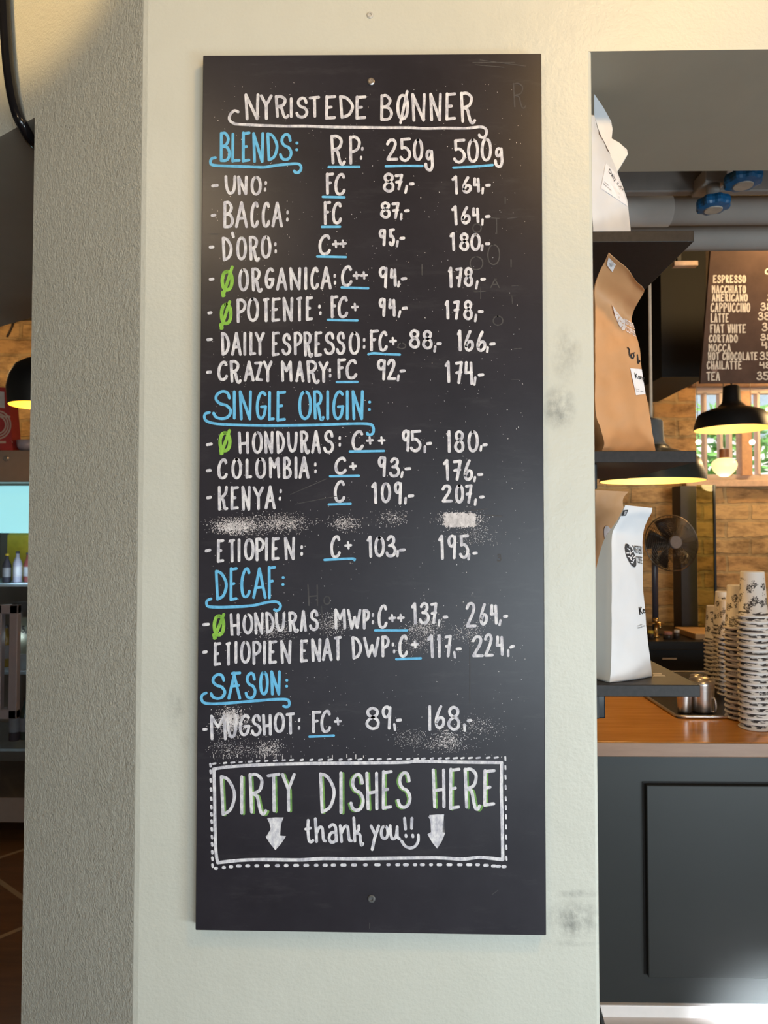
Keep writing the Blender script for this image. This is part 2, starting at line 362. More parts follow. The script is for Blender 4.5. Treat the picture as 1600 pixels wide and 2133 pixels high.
OV = [(.5, 0), (.16, .12), (0, .48), (.12, .86), (.48, 1), (.86, .86), (1, .48), (.85, .12)]
G = {
 'A': [('p', [(0, 1), (.5, 0)]), ('p', [(.5, 0), (1, 1)]), ('p', [(.22, .66), (.8, .64)])],
 'B': [('p', [(.06, 0), (.04, 1)]), ('s', [(.06, .02), (.5, .0), (.86, .2), (.6, .42), (.12, .48)]), ('s', [(.12, .48), (.72, .52), (1, .75), (.72, .97), (.05, 1)])],
 'C': [('s', [(.95, .15), (.78, .01), (.42, .06), (.1, .32), (.02, .62), (.16, .92), (.5, 1), (.85, .93), (1, .80)])],
 'D': [('p', [(0, .02), (.12, 1)]), ('s', [(0, .0), (.5, .08), (.92, .36), (.95, .60), (.66, .88), (.12, 1)])],
 'E': [('p', [(.08, 0), (.05, 1)]), ('p', [(.08, .03), (1, .0)]), ('p', [(.08, .5), (.58, .48)]), ('p', [(.06, .99), (.96, .96)])],
 'F': [('p', [(.06, 0), (.1, 1)]), ('p', [(.06, .03), (1, .0)]), ('p', [(.08, .48), (.6, .45)])],
 'G': [('s', [(.92, .1), (.62, 0), (.25, .14), (.02, .5), (.1, .86), (.42, 1), (.78, .88), (.95, .58)]), ('p', [(.5, .56), (.97, .55)])],
 'H': [('p', [(.02, 0), (.14, 1)]), ('p', [(.92, 0), (.95, 1)]), ('p', [(.1, .56), (.95, .52)])],
 'I': [('p', [(.45, 0), (.55, 1)])],
 'K': [('p', [(.08, 0), (.1, 1)]), ('s', [(.95, 0), (.86, .25), (.5, .42), (.14, .5)]), ('s', [(.14, .5), (.55, .58), (.68, .82), (.78, .97), (1, .97)])],
 'L': [('p', [(.12, 0), (.08, 1)]), ('p', [(.1, .98), (1, .97)])],
 'M': [('p', [(.04, 1), (0, 0)]), ('p', [(0, 0), (.48, .48)]), ('p', [(.48, .48), (.92, 0)]), ('p', [(.92, 0), (1, 1)])],
 'N': [('p', [(.12, 1), (.02, 0)]), ('p', [(.02, 0), (.93, 1)]), ('p', [(.93, 1), (1, 0)])],
 'O': [('c', OV)], '0': [('c', OV)],
 'P': [('p', [(.04, 0), (.08, 1)]), ('s', [(.04, .02), (.55, .0), (.98, .17), (.85, .42), (.45, .54), (.08, .57)])],
 'R': [('p', [(.04, 0), (.14, .95)]), ('s', [(.04, .02), (.42, 0), (.76, .15), (.62, .40), (.14, .49)]), ('s', [(.16, .49), (.46, .55), (.60, .80), (.72, .97), (.88, 1), (1, .92)])],
 'S': [('s', [(.92, .24), (.8, .05), (.5, 0), (.2, .12), (.15, .3), (.4, .45), (.76, .52), (1, .72), (.84, .93), (.48, 1), (.14, .94), (0, .80)])],
 'T': [('p', [(0, .04), (1, .0)]), ('p', [(.5, .03), (.55, 1)])],
 'U': [('s', [(0, 0), (.06, .55), (.28, .93), (.52, 1), (.8, .88), (.94, .5), (.98, 0)])],
 'W': [('p', [(0, 0), (.3, 1)]), ('p', [(.3, 1), (.55, .4)]), ('p', [(.55, .4), (.76, .97)]), ('p', [(.76, .97), (1, .0)])],
 'Y': [('p', [(0, 0), (.5, .42)]), ('p', [(1, 0), (.5, .42)]), ('p', [(.5, .42), (.52, 1)])],
 'Z': [('p', [(0, .04), (.92, .02)]), ('p', [(.92, .02), (.2, .95)]), ('p', [(.2, .95), (1, .98)])],
 '1': [('p', [(0, .17), (.62, .0)]), ('p', [(.66, 0), (.85, 1)])],
 '2': [('s', [(.02, .20), (.25, .02), (.65, .0), (.84, .16), (.7, .42), (.36, .7), (.05, .96)]), ('p', [(.06, .97), (1, .96)])],
 '3': [('s', [(.12, .16), (.4, 0), (.78, .06), (.82, .27), (.55, .44), (.3, .47)]), ('s', [(.3, .47), (.75, .50), (1, .70), (.86, .92), (.5, 1), (.15, .97), (0, .84)])],
 '4': [('p', [(.10, 0.02), (.02, .50)]), ('p', [(.02, .50), (.95, .47)]), ('p', [(.84, .04), (.95, 1)])],
 '5': [('p', [(.1, .03), (.98, 0)]), ('p', [(.1, .03), (.14, .44)]), ('s', [(.14, .42), (.58, .42), (.98, .62), (.95, .85), (.6, 1), (.2, .97), (0, .86)])],
 '6': [('s', [(.62, 0), (.3, .28), (.04, .64), (.12, .92), (.5, 1), (.92, .84), (.92, .60), (.6, .52), (.25, .62), (.08, .78)])],
 '7': [('p', [(0, .06), (1, .02)]), ('p', [(1, .02), (.48, 1)]), ('p', [(.1, .52), (.92, .48)])],
 '8': [('s', [(.52, .45), (.18, .34), (.12, .14), (.46, 0), (.86, .11), (.84, .32), (.52, .45), (.14, .6), (.04, .82), (.42, 1), (.86, .94), (.97, .7), (.8, .53), (.52, .45)])],
 '9': [('s', [(.86, .1), (.55, 0), (.16, .06), (.0, .24), (.2, .44), (.55, .46), (.86, .3)]), ('p', [(.92, .03), (.80, 1)])],
 'g': [('s', [(.85, .06), (.48, 0), (.22, .12), (.22, .34), (.5, .42), (.82, .28)]), ('s', [(.88, .02), (.96, .4), (1, .76), (.78, .98), (.4, .98), (.1, .86), (.02, .68)])],
}
G['$'] = [('p', [(.5, .0), (.0, 1)]), ('p', [(.42, 0), (.95, 1)]), ('p', [(.3, .02), (.95, 0)]), ('p', [(.3, .52), (.85, .49)])]   # the ligature AE
CR = {'A': (400, 100), 'B': (750, 100), 'C': (400, 450), 'D': (750, 450), 'E': (400, 800), 'F': (750, 800), 'G': (400, 1150), 'I': (750, 1150), 'J': (400, 1550), 'K': (750, 1550)}
def cp(c, p): return (CR[c][0] + p[0] / 4.0, CR[c][1] + p[1] / 4.0)
def glyph(bm, ch, x0, x1, y0, y1, hw, fn, only=None, off=(0, 0), sub=6):
    a0, a1, b0, b1 = x0 + hw, x1 - hw, y0 + hw, y1 - hw
    if a1 < a0: a0 = a1 = (x0 + x1) / 2
    for i, (k, pts) in enumerate(G[ch]):
        if only is not None and i not in only: continue
        q = [(a0 + (a1 - a0) * x + off[0], b0 + (b1 - b0) * y + off[1]) for x, y in pts]
        if k == 's': q = crom(q, sub)
        elif k == 'c': q = crom(q, sub, True); q.append(q[1])
        stroke(bm, q, hw, fn)
def word(bm, c, ys, spec, hw, fn):
    """spec: 'N435-562 Y565-672:395-588' in 4x crop units; ys = top, bottom at the first and the last letter"""
    t = []
    for s in spec.split():
        ch = s[0]; body, *yy = s[1:].split(':'); a, b = map(float, body.split('-'))
        t.append((ch, a, b, tuple(map(float, yy[0].split('-'))) if yy else None))
    n = max(1, len(t) - 1)
    for i, (ch, a, b, yy) in enumerate(t):
        f = i / n
        if yy is None: yy = (ys[0] + (ys[2] - ys[0]) * f, ys[1] + (ys[3] - ys[1]) * f)
        x0, y0 = cp(c, (a, yy[0])); x1, y1 = cp(c, (b, yy[1])); glyph(bm, ch, x0, x1, y0, y1, hw, fn)
def line(bm, c, pts, hw, fn, smooth=False):
    q = [cp(c, p) for p in pts]
    if smooth: q = crom(q, 6)
    stroke(bm, q, hw, fn)
def plus(bm, c, x, y, hw, fn, s=22):
    line(bm, c, [(x - s, y + 2), (x + s, y - 2)], hw, fn); line(bm, c, [(x - 2, y - s - 4), (x + 3, y + s + 4)], hw * .85, fn)

# ================================================================== THE SETTING
SOFZ = P(1400, 105, 0).z            # underside of both beams
CEIL = 3.25
A = P(290, 1066, 0); B = P(1242, 1066, 0)
ud = Vector((-math.sin(R(58)), math.cos(R(58)), 0)); nd = Vector((math.cos(R(58)), math.sin(R(58)), 0))
def onslant(px, py, off=0.0):       # point of the slanted left face
    d = ray(px, py); a0 = Vector((A.x, 0, 0)) - nd * off
    t = (a0 - CL).dot(nd) / d.dot(nd); return CL + d * t
E_ = onslant(60, 1066); E_.z = 0
E2 = E_ + nd * 0.78
r = 0.007
plan = [(B.x - r, 0), (B.x - r * .3, r * .3), (B.x, r), (B.x, 0.43), (E2.x + .12, E2.y), (E2.x, E2.y), (E_.x, E_.y),
        (A.x + ud.x * r * 1.3, ud.y * r * 1.3), (A.x + ud.x * r * .4, ud.y * r * .4 + .0002), (A.x + r, 0)]
bm = NB()
prism(bm, plan, 0, SOFZ)
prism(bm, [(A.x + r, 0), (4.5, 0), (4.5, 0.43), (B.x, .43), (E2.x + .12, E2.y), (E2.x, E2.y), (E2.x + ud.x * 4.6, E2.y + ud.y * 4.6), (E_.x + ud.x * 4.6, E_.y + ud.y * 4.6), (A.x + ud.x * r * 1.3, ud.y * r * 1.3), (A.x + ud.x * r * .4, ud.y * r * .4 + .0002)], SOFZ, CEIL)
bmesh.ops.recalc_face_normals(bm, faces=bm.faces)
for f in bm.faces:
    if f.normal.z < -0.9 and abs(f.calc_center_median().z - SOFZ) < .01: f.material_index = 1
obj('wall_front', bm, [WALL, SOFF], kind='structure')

FLOORW = wood_material('brown_board_floor', (0.10, 0.050, 0.022), (0.17, 0.085, 0.04), 0.35, (1, 6, 1), 4, (R(38), 1.4, 0.42, 0.012, (0.32, 0.24, 0.16)))
bm = NB(); box(bm, -6, 0.2, -4.6, 8.0, -0.1, 0); obj('floor', bm, FLOORW, kind='structure')
FLOORT = M('pale_floor', (0.80, 0.73, 0.70), 0.45, var=0.05, scale=3)
bm = NB(); box(bm, 0.2, 6, 0.43, 8.0, -0.1, 0); obj('floor_bar', bm, FLOORT, kind='structure')
bm = NB(); box(bm, 0.2, 6, -4.6, 0.43, -0.1, 0); obj('floor_front', bm, M('dark_blue_grey_floor', (0.10, 0.11, 0.135), 0.5, var=.1, scale=3), kind='structure')
bm = NB(); box(bm, -6, 6, -4.6, 4.0, CEIL, CEIL + .1); obj('ceiling', bm, M('dark_ceiling', (0.09, 0.07, 0.055), 0.8), kind='structure')
WROOM = M('room_plaster', (0.42, 0.40, 0.35), 0.8, var=0.05, scale=3)
bm = NB(); box(bm, -6.1, -6, -4.6, 4.0, 0, CEIL); obj('wall_left', bm, WROOM, kind='structure')
bm = NB(); box(bm, 6, 6.1, -4.6, 4.0, 0, CEIL); obj('wall_right', bm, WROOM, kind='structure')
# street side behind the photographer, with its wide window opening
bm = NB()
for q in ((-6, 0.2, 0, CEIL), (3.4, 6, 0, CEIL), (0.2, 3.4, 0, .15), (0.2, 3.4, 2.0, CEIL)): box(bm, q[0], q[1], -4.7, -4.6, q[2], q[3])
obj('wall_rear', bm, WROOM, kind='structure')
# brick back wall with a window opening
BY = 3.7
wx0 = P(1450, 900, BY).x; wz0 = P(1500, 1001, BY).z; wz1 = P(1500, 800, BY).z; wx1 = wx0 + 1.75
bm = NB()
for q in ((-6, wx0, 0, CEIL), (wx1, 6, 0, CEIL), (wx0, wx1, 0, wz0), (wx0, wx1, wz1, CEIL)): box(bm, q[0], q[1], BY, BY + .3, q[2], q[3])
obj('wall_back', bm, BRICK, kind='structure')

# window: frame, uprights, pier, panes
wt = tag(bpy.data.objects.new('window_1', None), 'pale window above the brick wall behind the counter, garden beyond', 'window', kind='structure'); COL.objects.link(wt); wt.location = (wx0, BY + .1, wz0); ORG['window_1'] = Vector(wt.location)
bm = NB(); fy0, fy1 = BY + .08, BY + .14
box(bm, wx0, wx1, fy0, fy1, wz0, wz0 + .05); box(bm, wx0, wx1, fy0, fy1, wz1 - .05, wz1)
box(bm, wx0, wx0 + .035, fy0, fy1, wz0, wz1); box(bm, wx1 - .04, wx1, fy0, fy1, wz0, wz1)
obj('window_frame', bm, PEACH, wt)
for px, ww in ((1470, .018), (1503, .020), (1522, .022), (1581, .018), (1615, .03), (1650, .05), (1690, .02), (1730, .05)):
    c = P(px, 900, fy0).x; bm = NB(); box(bm, c - ww / 2, c + ww / 2, fy0, fy1 - .005, wz0 + .04, wz1 - .04); obj('glazing_bar', bm, PEACH, wt)
bm = NB(); c0, c1 = P(1541, 900, fy0).x, P(1562, 900, fy0).x; box(bm, c0, c1, fy0 - .03, fy1, wz0 + .04, wz1 - .04); obj('window_pier', bm, M('pine_pier', (.55, .30, .15), .5), wt)
bm = NB(); box(bm, wx0 + .02, wx1 - .02, BY + .115, BY + .12, wz0 + .02, wz1 - .02); obj('window_glass', bm, glass_material('window_pane', mixf=.97), wt)
bm = NB(); zz = P(1540, 1000, BY - .05).z; box(bm, wx0 - .1, wx1 + .2, BY - .07, BY + .08, zz - .045, zz, .004); obj('window_sill', bm, M('peach_sill', (.66, .44, .30), .45), wt)
bm = NB(); zz = P(1500, 802, BY - .05).z; box(bm, wx0 - .05, wx1 + .2, BY - .05, BY, zz - .01, zz + .10, .004); obj('trim_1', bm, M('brown_trim', (.20, .10, .05), .5), kind='structure')

# ================================================================== CHALKBOARD
TY = -0.022
c4 = [P(423, 115, TY), P(1128, 111, TY), P(1138, 1949, TY), P(407, 1938, TY)]
bc = (c4[2] + c4[3]) / 2
cb = empty('chalkboard', (bc.x, 0, bc.z), 'tall black chalkboard on the pillar, hand-lettered with coffee bean prices', 'chalkboard')
bm = NB()
f = [bm.verts.new(p) for p in c4]; k = [bm.verts.new((p.x, -0.001, p.z)) for p in c4]
bm.faces.new(f); bm.faces.new(k[::-1])
for i in range(4): bm.faces.new((f[i], k[i], k[(i + 1) % 4], f[(i + 1) % 4]))
bmesh.ops.recalc_face_normals(bm, faces=bm.faces)
bmesh.ops.bevel(bm, geom=list(bm.edges), offset=0.0012, segments=1, affect='EDGES')
obj('board_panel', bm, BOARD, cb)
def BF(px, py, e): return P(px, py, TY - e)
def screw(name, px, py, Y, par, m1, rr=0.0066, **kw):
    c = P(px, py, Y); bm = NB()
    lathe(bm, [(0, .0), (rr, 0), (rr, .0012), (rr * .75, .0022), (rr * .45, .0022), (rr * .38, .0008), (0, .0006)], (0, 0, 0), 20)
    bmesh.ops.rotate(bm, verts=bm.verts, cent=(0, 0, 0), matrix=Matrix.Rotation(R(90), 3, 'X'))
    bmesh.ops.translate(bm, verts=bm.verts, vec=c)
    return obj(name, bm, m1, par, smooth=False, **kw)
screw('screw', 773, 170, TY, cb, STEEL, label='bright steel screw')
screw('screw', 774, 1872, TY, cb, M('blackened_screw', (.09, .09, .09), .5, var=.4, scale=300), label='blackened screw')
ws = screw('wall_plug', 771, 32, 0, None, M('pale_screw_plug', (.55, .52, .46), .4, var=.2, scale=300), .006)
tag(ws, 'small pale screw plug in the wall above the chalkboard', 'screw')

HW, HB, HU = 3.05, 3.0, 2.5
def row(name, words, dashes=(), colons=(), commas=(), pluses=(), under=(), organic=None):
    """one line of the board: the item's name, its roast code and each price are parts of their own"""
    pcs = []
    for c, ys, sp in words:
        t = sp.split(); ch = ''.join(q[0] for q in t)
        x0 = CR[c][0] + float(t[0][1:].split(':')[0].split('-')[0]) / 4; x1 = CR[c][0] + float(t[-1][1:].split(':')[0].split('-')[1]) / 4
        kind = 'price' if ch[0].isdigit() else ('roast_code' if ch in ('F', 'C', 'FC') else 'item_name')
        if name == 'column_heading': kind = 'column_heading'
        if kind == 'item_name' and pcs and pcs[-1][0] == kind: pcs[-1][2] = x1; bm = pcs[-1][3]
        else: bm = NB(); pcs.append([kind, x0, x1, bm])
        word(bm, c, ys, sp, HW, BF)
    def near(c, p, kinds=None):
        x = CR[c][0] + p[0] / 4
        q = [k for k in pcs if kinds is None or k[0] in kinds]
        return min(q, key=lambda k: max(k[1] - x, x - k[2], 0))[3]
    for c, a, b in dashes: line(near(c, a), c, [a, b], 3.2, BF) if CR[c][0] > 700 else line(pcs[0][3], c, [a, b], 3.2, BF)
    for c, p in colons: line(pcs[0][3], c, [(p[0], p[1] - 7), (p[0] - 1, p[1] + 7)], 2.5, BF)
    for c, a, b in commas: line(near(c, a, ('price',)), c, [a, b], 2.6, BF)
    for c, x, y in pluses: plus(near(c, (x, y), ('roast_code',)), c, x, y, 2.7, BF)
    tgt = {}
    for k, x0, x1, bm in pcs: tgt[(k, x0, x1)] = obj(k, bm, WHITE, cb)
    for c, pts in under:
        xm = sum(CR[c][0] + p[0] / 4 for p in pts) / len(pts)
        kk = min([k for k in tgt if k[0] in ('roast_code', 'column_heading')], key=lambda k: abs((k[1] + k[2]) / 2 - xm))
        b2 = NB(); stroke(b2, crom([cp(c, p) for p in pts], 5), HU, BF); obj('underline', b2, BLUE, tgt[kk], label='sky blue underline')
    if organic:
        c, ov, sl = organic; b2 = NB()
        x0, y0 = cp(c, (ov[0], ov[2])); x1, y1 = cp(c, (ov[1], ov[3])); glyph(b2, 'O', x0, x1, y0, y1, 3.6, BF)
        line(b2, c, sl, 3.3, BF); line(b2, c, [(sl[1][0] - 2, sl[1][1] - 28), (sl[1][0] + 6, sl[1][1] - 4)], 4.0, BF)
        obj('organic_mark', b2, GREEN, list(tgt.values())[0], label='lime green crossed O')
def bars(c, *pp): return [(c, p) for p in pp]
# title with its scrolled underline
bm = NB()
word(bm, 'A', (385, 600, 395, 598), "N435-562:378-602 Y565-672 R685-812:392-590 I818-836:410-582 S862-970:405-588 T972-1068:398-580 E1105-1202 D1225-1352:392-590 E1358-1455", HW, BF)
word(bm, 'B', (385, 608, 365, 612), "B165-275 O303-410:382-602 N425-548:375-614 N575-682 E708-803:370-606 R828-968:365-635", HW, BF)
line(bm, 'B', [(393, 362), (338, 622)], 3.0, BF)
q = [cp('A', p) for p in ((385, 532), (352, 523), (318, 555), (313, 600), (350, 628), (400, 636), (730, 650), (960, 651), (1160, 658), (1400, 661))] + [cp('B', p) for p in ((190, 664), (400, 664), (540, 670), (700, 667), (890, 668), (1000, 657), (1045, 672), (1055, 710), (1035, 743), (1002, 740), (993, 724))]
stroke(bm, crom(q, 6), 2.9, BF)
obj('title_lettering', bm, WHITE, cb)
def heading(words, dots, scroll, mat=BLUE):
    bm = NB()
    for c, ys, sp in words: word(bm, c, ys, sp, HB, BF)
    for c, p in dots: line(bm, c, [(p[0] - 1, p[1]), (p[0] + 1, p[1])], 3.0, BF)
    c, pts = scroll; stroke(bm, crom([cp(c, p) for p in pts], 6), 2.9, BF)
    return obj('heading_lettering', bm, mat, cb, label='sky blue heading with scrolled underline')
heading([('A', (698, 950, 708, 942), "B228-325 L322-405:705-955 E412-488:695-955 N500-602:700-958 D620-722:702-945 S725-838")], bars('A', (875, 792), (873, 848)),
        ('A', [(195, 914), (165, 922), (154, 950), (178, 976), (330, 985), (520, 992), (610, 993), (700, 978), (860, 964), (903, 977), (908, 1010), (888, 1036), (862, 1036), (852, 1024)]))
row('column_heading', [('A', (722, 980, 730, 972), "R1148-1282 P1305-1408"), ('B', (755, 945, 755, 940), "2215-320 5328-425:745-948 0440-528 g535-615:845-1030"), ('B', (755, 962, 745, 938), "5775-880 0892-992:755-958 01005-1100 g1115-1195:825-1000")],
    colons=bars('A', (1420, 840), (1410, 915)), under=[('A', [(1138, 992), (1395, 991)]), ('B', [(215, 986), (370, 982), (520, 983)]), ('B', [(778, 997), (940, 989), (1105, 975)])])
R_ = row
R_('menu_row', [('A', (1060, 1222, 1065, 1230), "U270-372 N375-465 O488-582"), ('A', (1038, 1224, 1040, 1230), "F1112-1185 C1185-1280"), ('B', (1038, 1205, 1045, 1185), "8188-290 7288-360"), ('B', (1060, 1222, 1075, 1205), "1762-822 6848-935 4940-1002")],
   [('A', (172, 1149), (210, 1144)), ('B', (420, 1133), (442, 1131)), ('B', (1056, 1144), (1078, 1142))], bars('A', (615, 1125), (610, 1180)), [('B', (390, 1150), (379, 1205)), ('B', (1024, 1168), (1020, 1210))], under=[('A', [(1090, 1240), (1270, 1244)])])
R_('menu_row', [('A', (1275, 1502, 1280, 1495), "B258-350 A358-468 C485-558 C580-652 A662-758"), ('A', (1275, 1475, 1280, 1470), "F1095-1160 C1165-1250"), ('B', (1278, 1422, 1280, 1425), "8165-258 7262-330"), ('B', (1310, 1480, 1325, 1460), "1760-818 6840-925 4930-998")],
   [('A', (168, 1396), (190, 1392)), ('B', (380, 1357), (402, 1355)), ('B', (1053, 1405), (1076, 1403))], bars('A', (797, 1370), (795, 1430)), [('B', (345, 1384), (342, 1426)), ('B', (1021, 1430), (1018, 1470))], under=[('A', [(1082, 1490), (1234, 1489)])])
R_('menu_row', [('C', (172, 378, 162, 355), "D248-340 O368-458:170-370 R470-568:165-382 O572-662"), ('C', (150, 328, 150, 328), "C1052-1158"), ('D', (105, 252, 102, 252), "9155-220 5238-292"), ('D', (132, 292, 142, 292), "1745-798 8825-912 0918-1008")],
   [('C', (152, 260), (174, 258)), ('D', (340, 187), (364, 184)), ('D', (1053, 231), (1074, 230)), ('C', (337, 142), (345, 172))], bars('C', (695, 235), (698, 295)), [('D', (314, 210), (308, 250)), ('D', (1019, 245), (1015, 284))], [('C', 1198, 233), ('C', 1258, 230)], [('C', [(1044, 337), (1282, 342)])])
R_('menu_row', [('C', (435, 628, 420, 612), "O385-475 R490-590:430-638 G605-690:428-608 A700-795 N808-910 I938-958 C985-1058 A1070-1165"), ('C', (410, 590, 410, 590), "C1240-1338"), ('D', (420, 600, 432, 588), "9155-235 4248-308"), ('D', (422, 600, 425, 590), "1732-774 7795-855 8862-945")],
   [('C', (152, 528), (174, 525)), ('D', (352, 524), (380, 520)), ('D', (1015, 527), (1036, 525))], bars('C', (1190, 498), (1192, 555)), [('D', (325, 548), (319, 586)), ('D', (978, 545), (968, 602))], [('C', 1370, 495), ('C', 1433, 494)], [('C', [(1247, 595), (1468, 602)])], ('C', (238, 348, 448, 630), [(335, 425), (258, 665)]))
R_('menu_row', [('C', (688, 892, 668, 875), "P368-455 O458-560:678-882 T588-645:680-885 E660-738 N752-845 T870-920 E945-1010"), ('C', (662, 852, 665, 852), "F1152-1220 C1212-1302"), ('D', (680, 840, 685, 840), "9155-218 4235-300"), ('D', (700, 862, 698, 868), "1705-748 7775-832 8858-942")],
   [('C', (140, 808), (158, 805)), ('D', (360, 769), (385, 766)), ('D', (993, 797), (1018, 796))], bars('C', (1062, 755), (1070, 810)), [('D', (334, 795), (323, 838)), ('D', (967, 825), (960, 875))], [('C', 1358, 758)], [('C', [(1132, 865), (1378, 870)])], ('C', (232, 338, 722, 910), [(314, 715), (243, 935)]))
R_('menu_row', [('C', (965, 1165, 962, 1158), "D240-318 A325-415 I430-450 L475-535 Y522-608 E662-730:962-1170 S745-828:975-1162 P845-922 R925-1012:962-1180 E1018-1085:960-1175 S1098-1192 S1198-1280 O1305-1402"), ('D', (945, 1128, 955, 1130), "F78-158 C152-232"), ('D', (942, 1105, 948, 1112), "8405-502 8515-608"), ('D', (945, 1128, 955, 1132), "1808-850 6868-952 6968-1055")],
   [('C', (132, 1030), (160, 1027)), ('D', (648, 1064), (670, 1062)), ('D', (1090, 1067), (1118, 1064))], bars('C', (1435, 1032), (1435, 1090)), [('D', (627, 1085), (621, 1128)), ('D', (1064, 1094), (1060, 1132))], [('D', 275, 1042)], [('D', [(70, 1153), (115, 1143), (200, 1150), (332, 1155)])])
R_('menu_row', [('C', (1205, 1375, 1205, 1385), "C210-300 R310-415:1200-1398 A430-522 Z518-592:1208-1380 Y590-672"), ('C', (1205, 1382, 1210, 1390), "M740-838 A860-938 R950-1065:1200-1400 Y1052-1140"), ('C', (1185, 1358, 1190, 1362), "F1208-1285 C1278-1378"), ('D', (1190, 1370, 1190, 1372), "9140-220 2222-305"), ('D', (1205, 1392, 1205, 1408), "1705-757 7790-858 4868-945")],
   [('C', (130, 1302), (154, 1300)), ('D', (342, 1292), (368, 1289)), ('D', (993, 1325), (1023, 1322))], bars('C', (1150, 1285), (1152, 1330)), [('D', (321, 1330), (316, 1370)), ('D', (961, 1345), (953, 1404))], [], [('C', [(1207, 1383), (1378, 1382)])])
heading([('E', (50, 300, 55, 315), "S168-335 I340-365:52-295 N388-500:52-302 G530-628:55-298 L630-690:58-308 E700-785"), ('E', (52, 300, 50, 300), "O885-1000 R1005-1105:52-308 I1120-1142 G1168-1272 I1280-1308 N1328-1432")], bars('E', (1480, 150), (1478, 212)),
        ('E', [(145, 237), (112, 247), (104, 280), (132, 313), (250, 335), (600, 345), (1000, 341), (1300, 331), (1470, 332), (1508, 356), (1511, 400), (1490, 423), (1465, 419), (1460, 408)]))
R_('menu_row', [('E', (395, 582, 382, 580), "H380-480 O500-592 N598-680 D700-778 U790-882:395-570 R895-985:388-584 A992-1075 S1092-1185"), ('E', (382, 558, 382, 558), "C1328-1432"), ('F', (378, 565, 380, 568), "9348-420 5415-512"), ('F', (382, 575, 385, 570), "1722-758 8782-872 0895-990")],
   [('E', (128, 505), (160, 499)), ('F', (562, 497), (588, 494)), ('F', (1032, 507), (1052, 505))], bars('E', (1232, 450), (1232, 505)), [('F', (541, 520), (540, 566)), ('F', (1010, 518), (1005, 553))], [('E', 1482, 470), ('F', 180, 470)], [('E', [(1316, 562), (1600, 557)])], ('E', (220, 330, 392, 570), [(312, 388), (243, 580)]))
R_('menu_row', [('E', (618, 795, 602, 790), "C210-298 O328-418 L442-502:622-788 O525-620:612-790 M640-735:608-785 B755-832 I855-878 A888-980"), ('E', (605, 755, 605, 755), "C1185-1290"), ('F', (600, 775, 610, 778), "9148-222 3242-335"), ('F', (625, 805, 628, 808), "1690-748 7772-848 6862-945")],
   [('E', (128, 722), (152, 719)), ('F', (383, 707), (415, 704)), ('F', (988, 754), (1015, 752))], bars('E', (1028, 670), (1030, 728)), [('F', (354, 734), (346, 773)), ('F', (958, 776), (953, 808))], [('E', 1342, 685)], [('E', [(1151, 768), (1390, 764)])])
R_('menu_row', [('E', (848, 1055, 845, 1045), "K210-302 E318-392:850-1050 N410-490:848-1055 Y505-600:852-1050 A605-698"), ('E', (800, 990, 800, 990), "C1180-1278"), ('F', (815, 1000, 812, 1005), "192-148 0172-260:818-992 9282-355"), ('F', (838, 992, 832, 998), "2678-772 0790-868 7875-938")],
   [('E', (130, 948), (154, 943)), ('F', (408, 934), (440, 930)), ('F', (1005, 942), (1026, 940))], bars('E', (740, 892), (733, 955)), [('F', (381, 950), (377, 993)), ('F', (964, 963), (959, 1006))], [], [('E', [(1140, 1003), (1322, 997)])])
R_('menu_row', [('E', (1292, 1490, 1272, 1468), "E205-270 T305-360 I382-402 O432-522:1285-1472 P525-608 I610-632 E660-732 N765-860"), ('E', (1258, 1452, 1258, 1452), "C1150-1240"), ('F', (1262, 1448, 1258, 1445), "155-106 0118-208:1268-1442 3212-305"), ('F', (1255, 1465, 1252, 1455), "1650-704 9728-808 5825-910")],
   [('E', (118, 1391), (148, 1384)), ('F', (338, 1384), (368, 1381)), ('F', (949, 1410), (969, 1408))], bars('E', (915, 1360), (915, 1415)), [('F', (317, 1390), (312, 1433)), ('F', (909, 1419), (904, 1460))], [('E', 1302, 1345)], [('E', [(1104, 1465), (1230, 1458), (1345, 1455), (1354, 1467)])])
heading([('G', (148, 405, 115, 392), "D190-300 E310-382:125-410 C402-490:125-385 A502-622:125-390 F628-700")], bars('G', (760, 212), (758, 270)),
        ('G', [(158, 390), (127, 405), (122, 433), (150, 456), (300, 458), (500, 446), (620, 420), (700, 414), (736, 440), (730, 473), (706, 488), (687, 480)]))
R_('menu_row', [('G', (510, 698, 478, 658), "H312-402 O420-512:510-685 N515-598 D610-690 U690-780:500-665 R798-892:495-674 A898-958 S975-1058"), ('G', (470, 645, 475, 645), "M1185-1285 W1290-1412 P1420-1485"), ('I', (435, 640, 435, 640), "C145-230"), ('I', (418, 605, 415, 600), "1425-478 3490-582 7585-645"), ('I', (418, 635, 430, 605), "2878-972 6995-1068:425-612 41082-1150")],
   [('G', (98, 605), (135, 601)), ('I', (702, 542), (722, 540)), ('I', (1204, 537), (1222, 534))], bars('G', (1508, 525), (1508, 585)), [('I', (661, 569), (656, 610)), ('I', (1171, 569), (1163, 607))], [('I', 268, 550), ('I', 340, 548)], [('I', [(125, 652), (392, 652)])], ('G', (172, 278, 518, 705), [(264, 520), (186, 718)]))
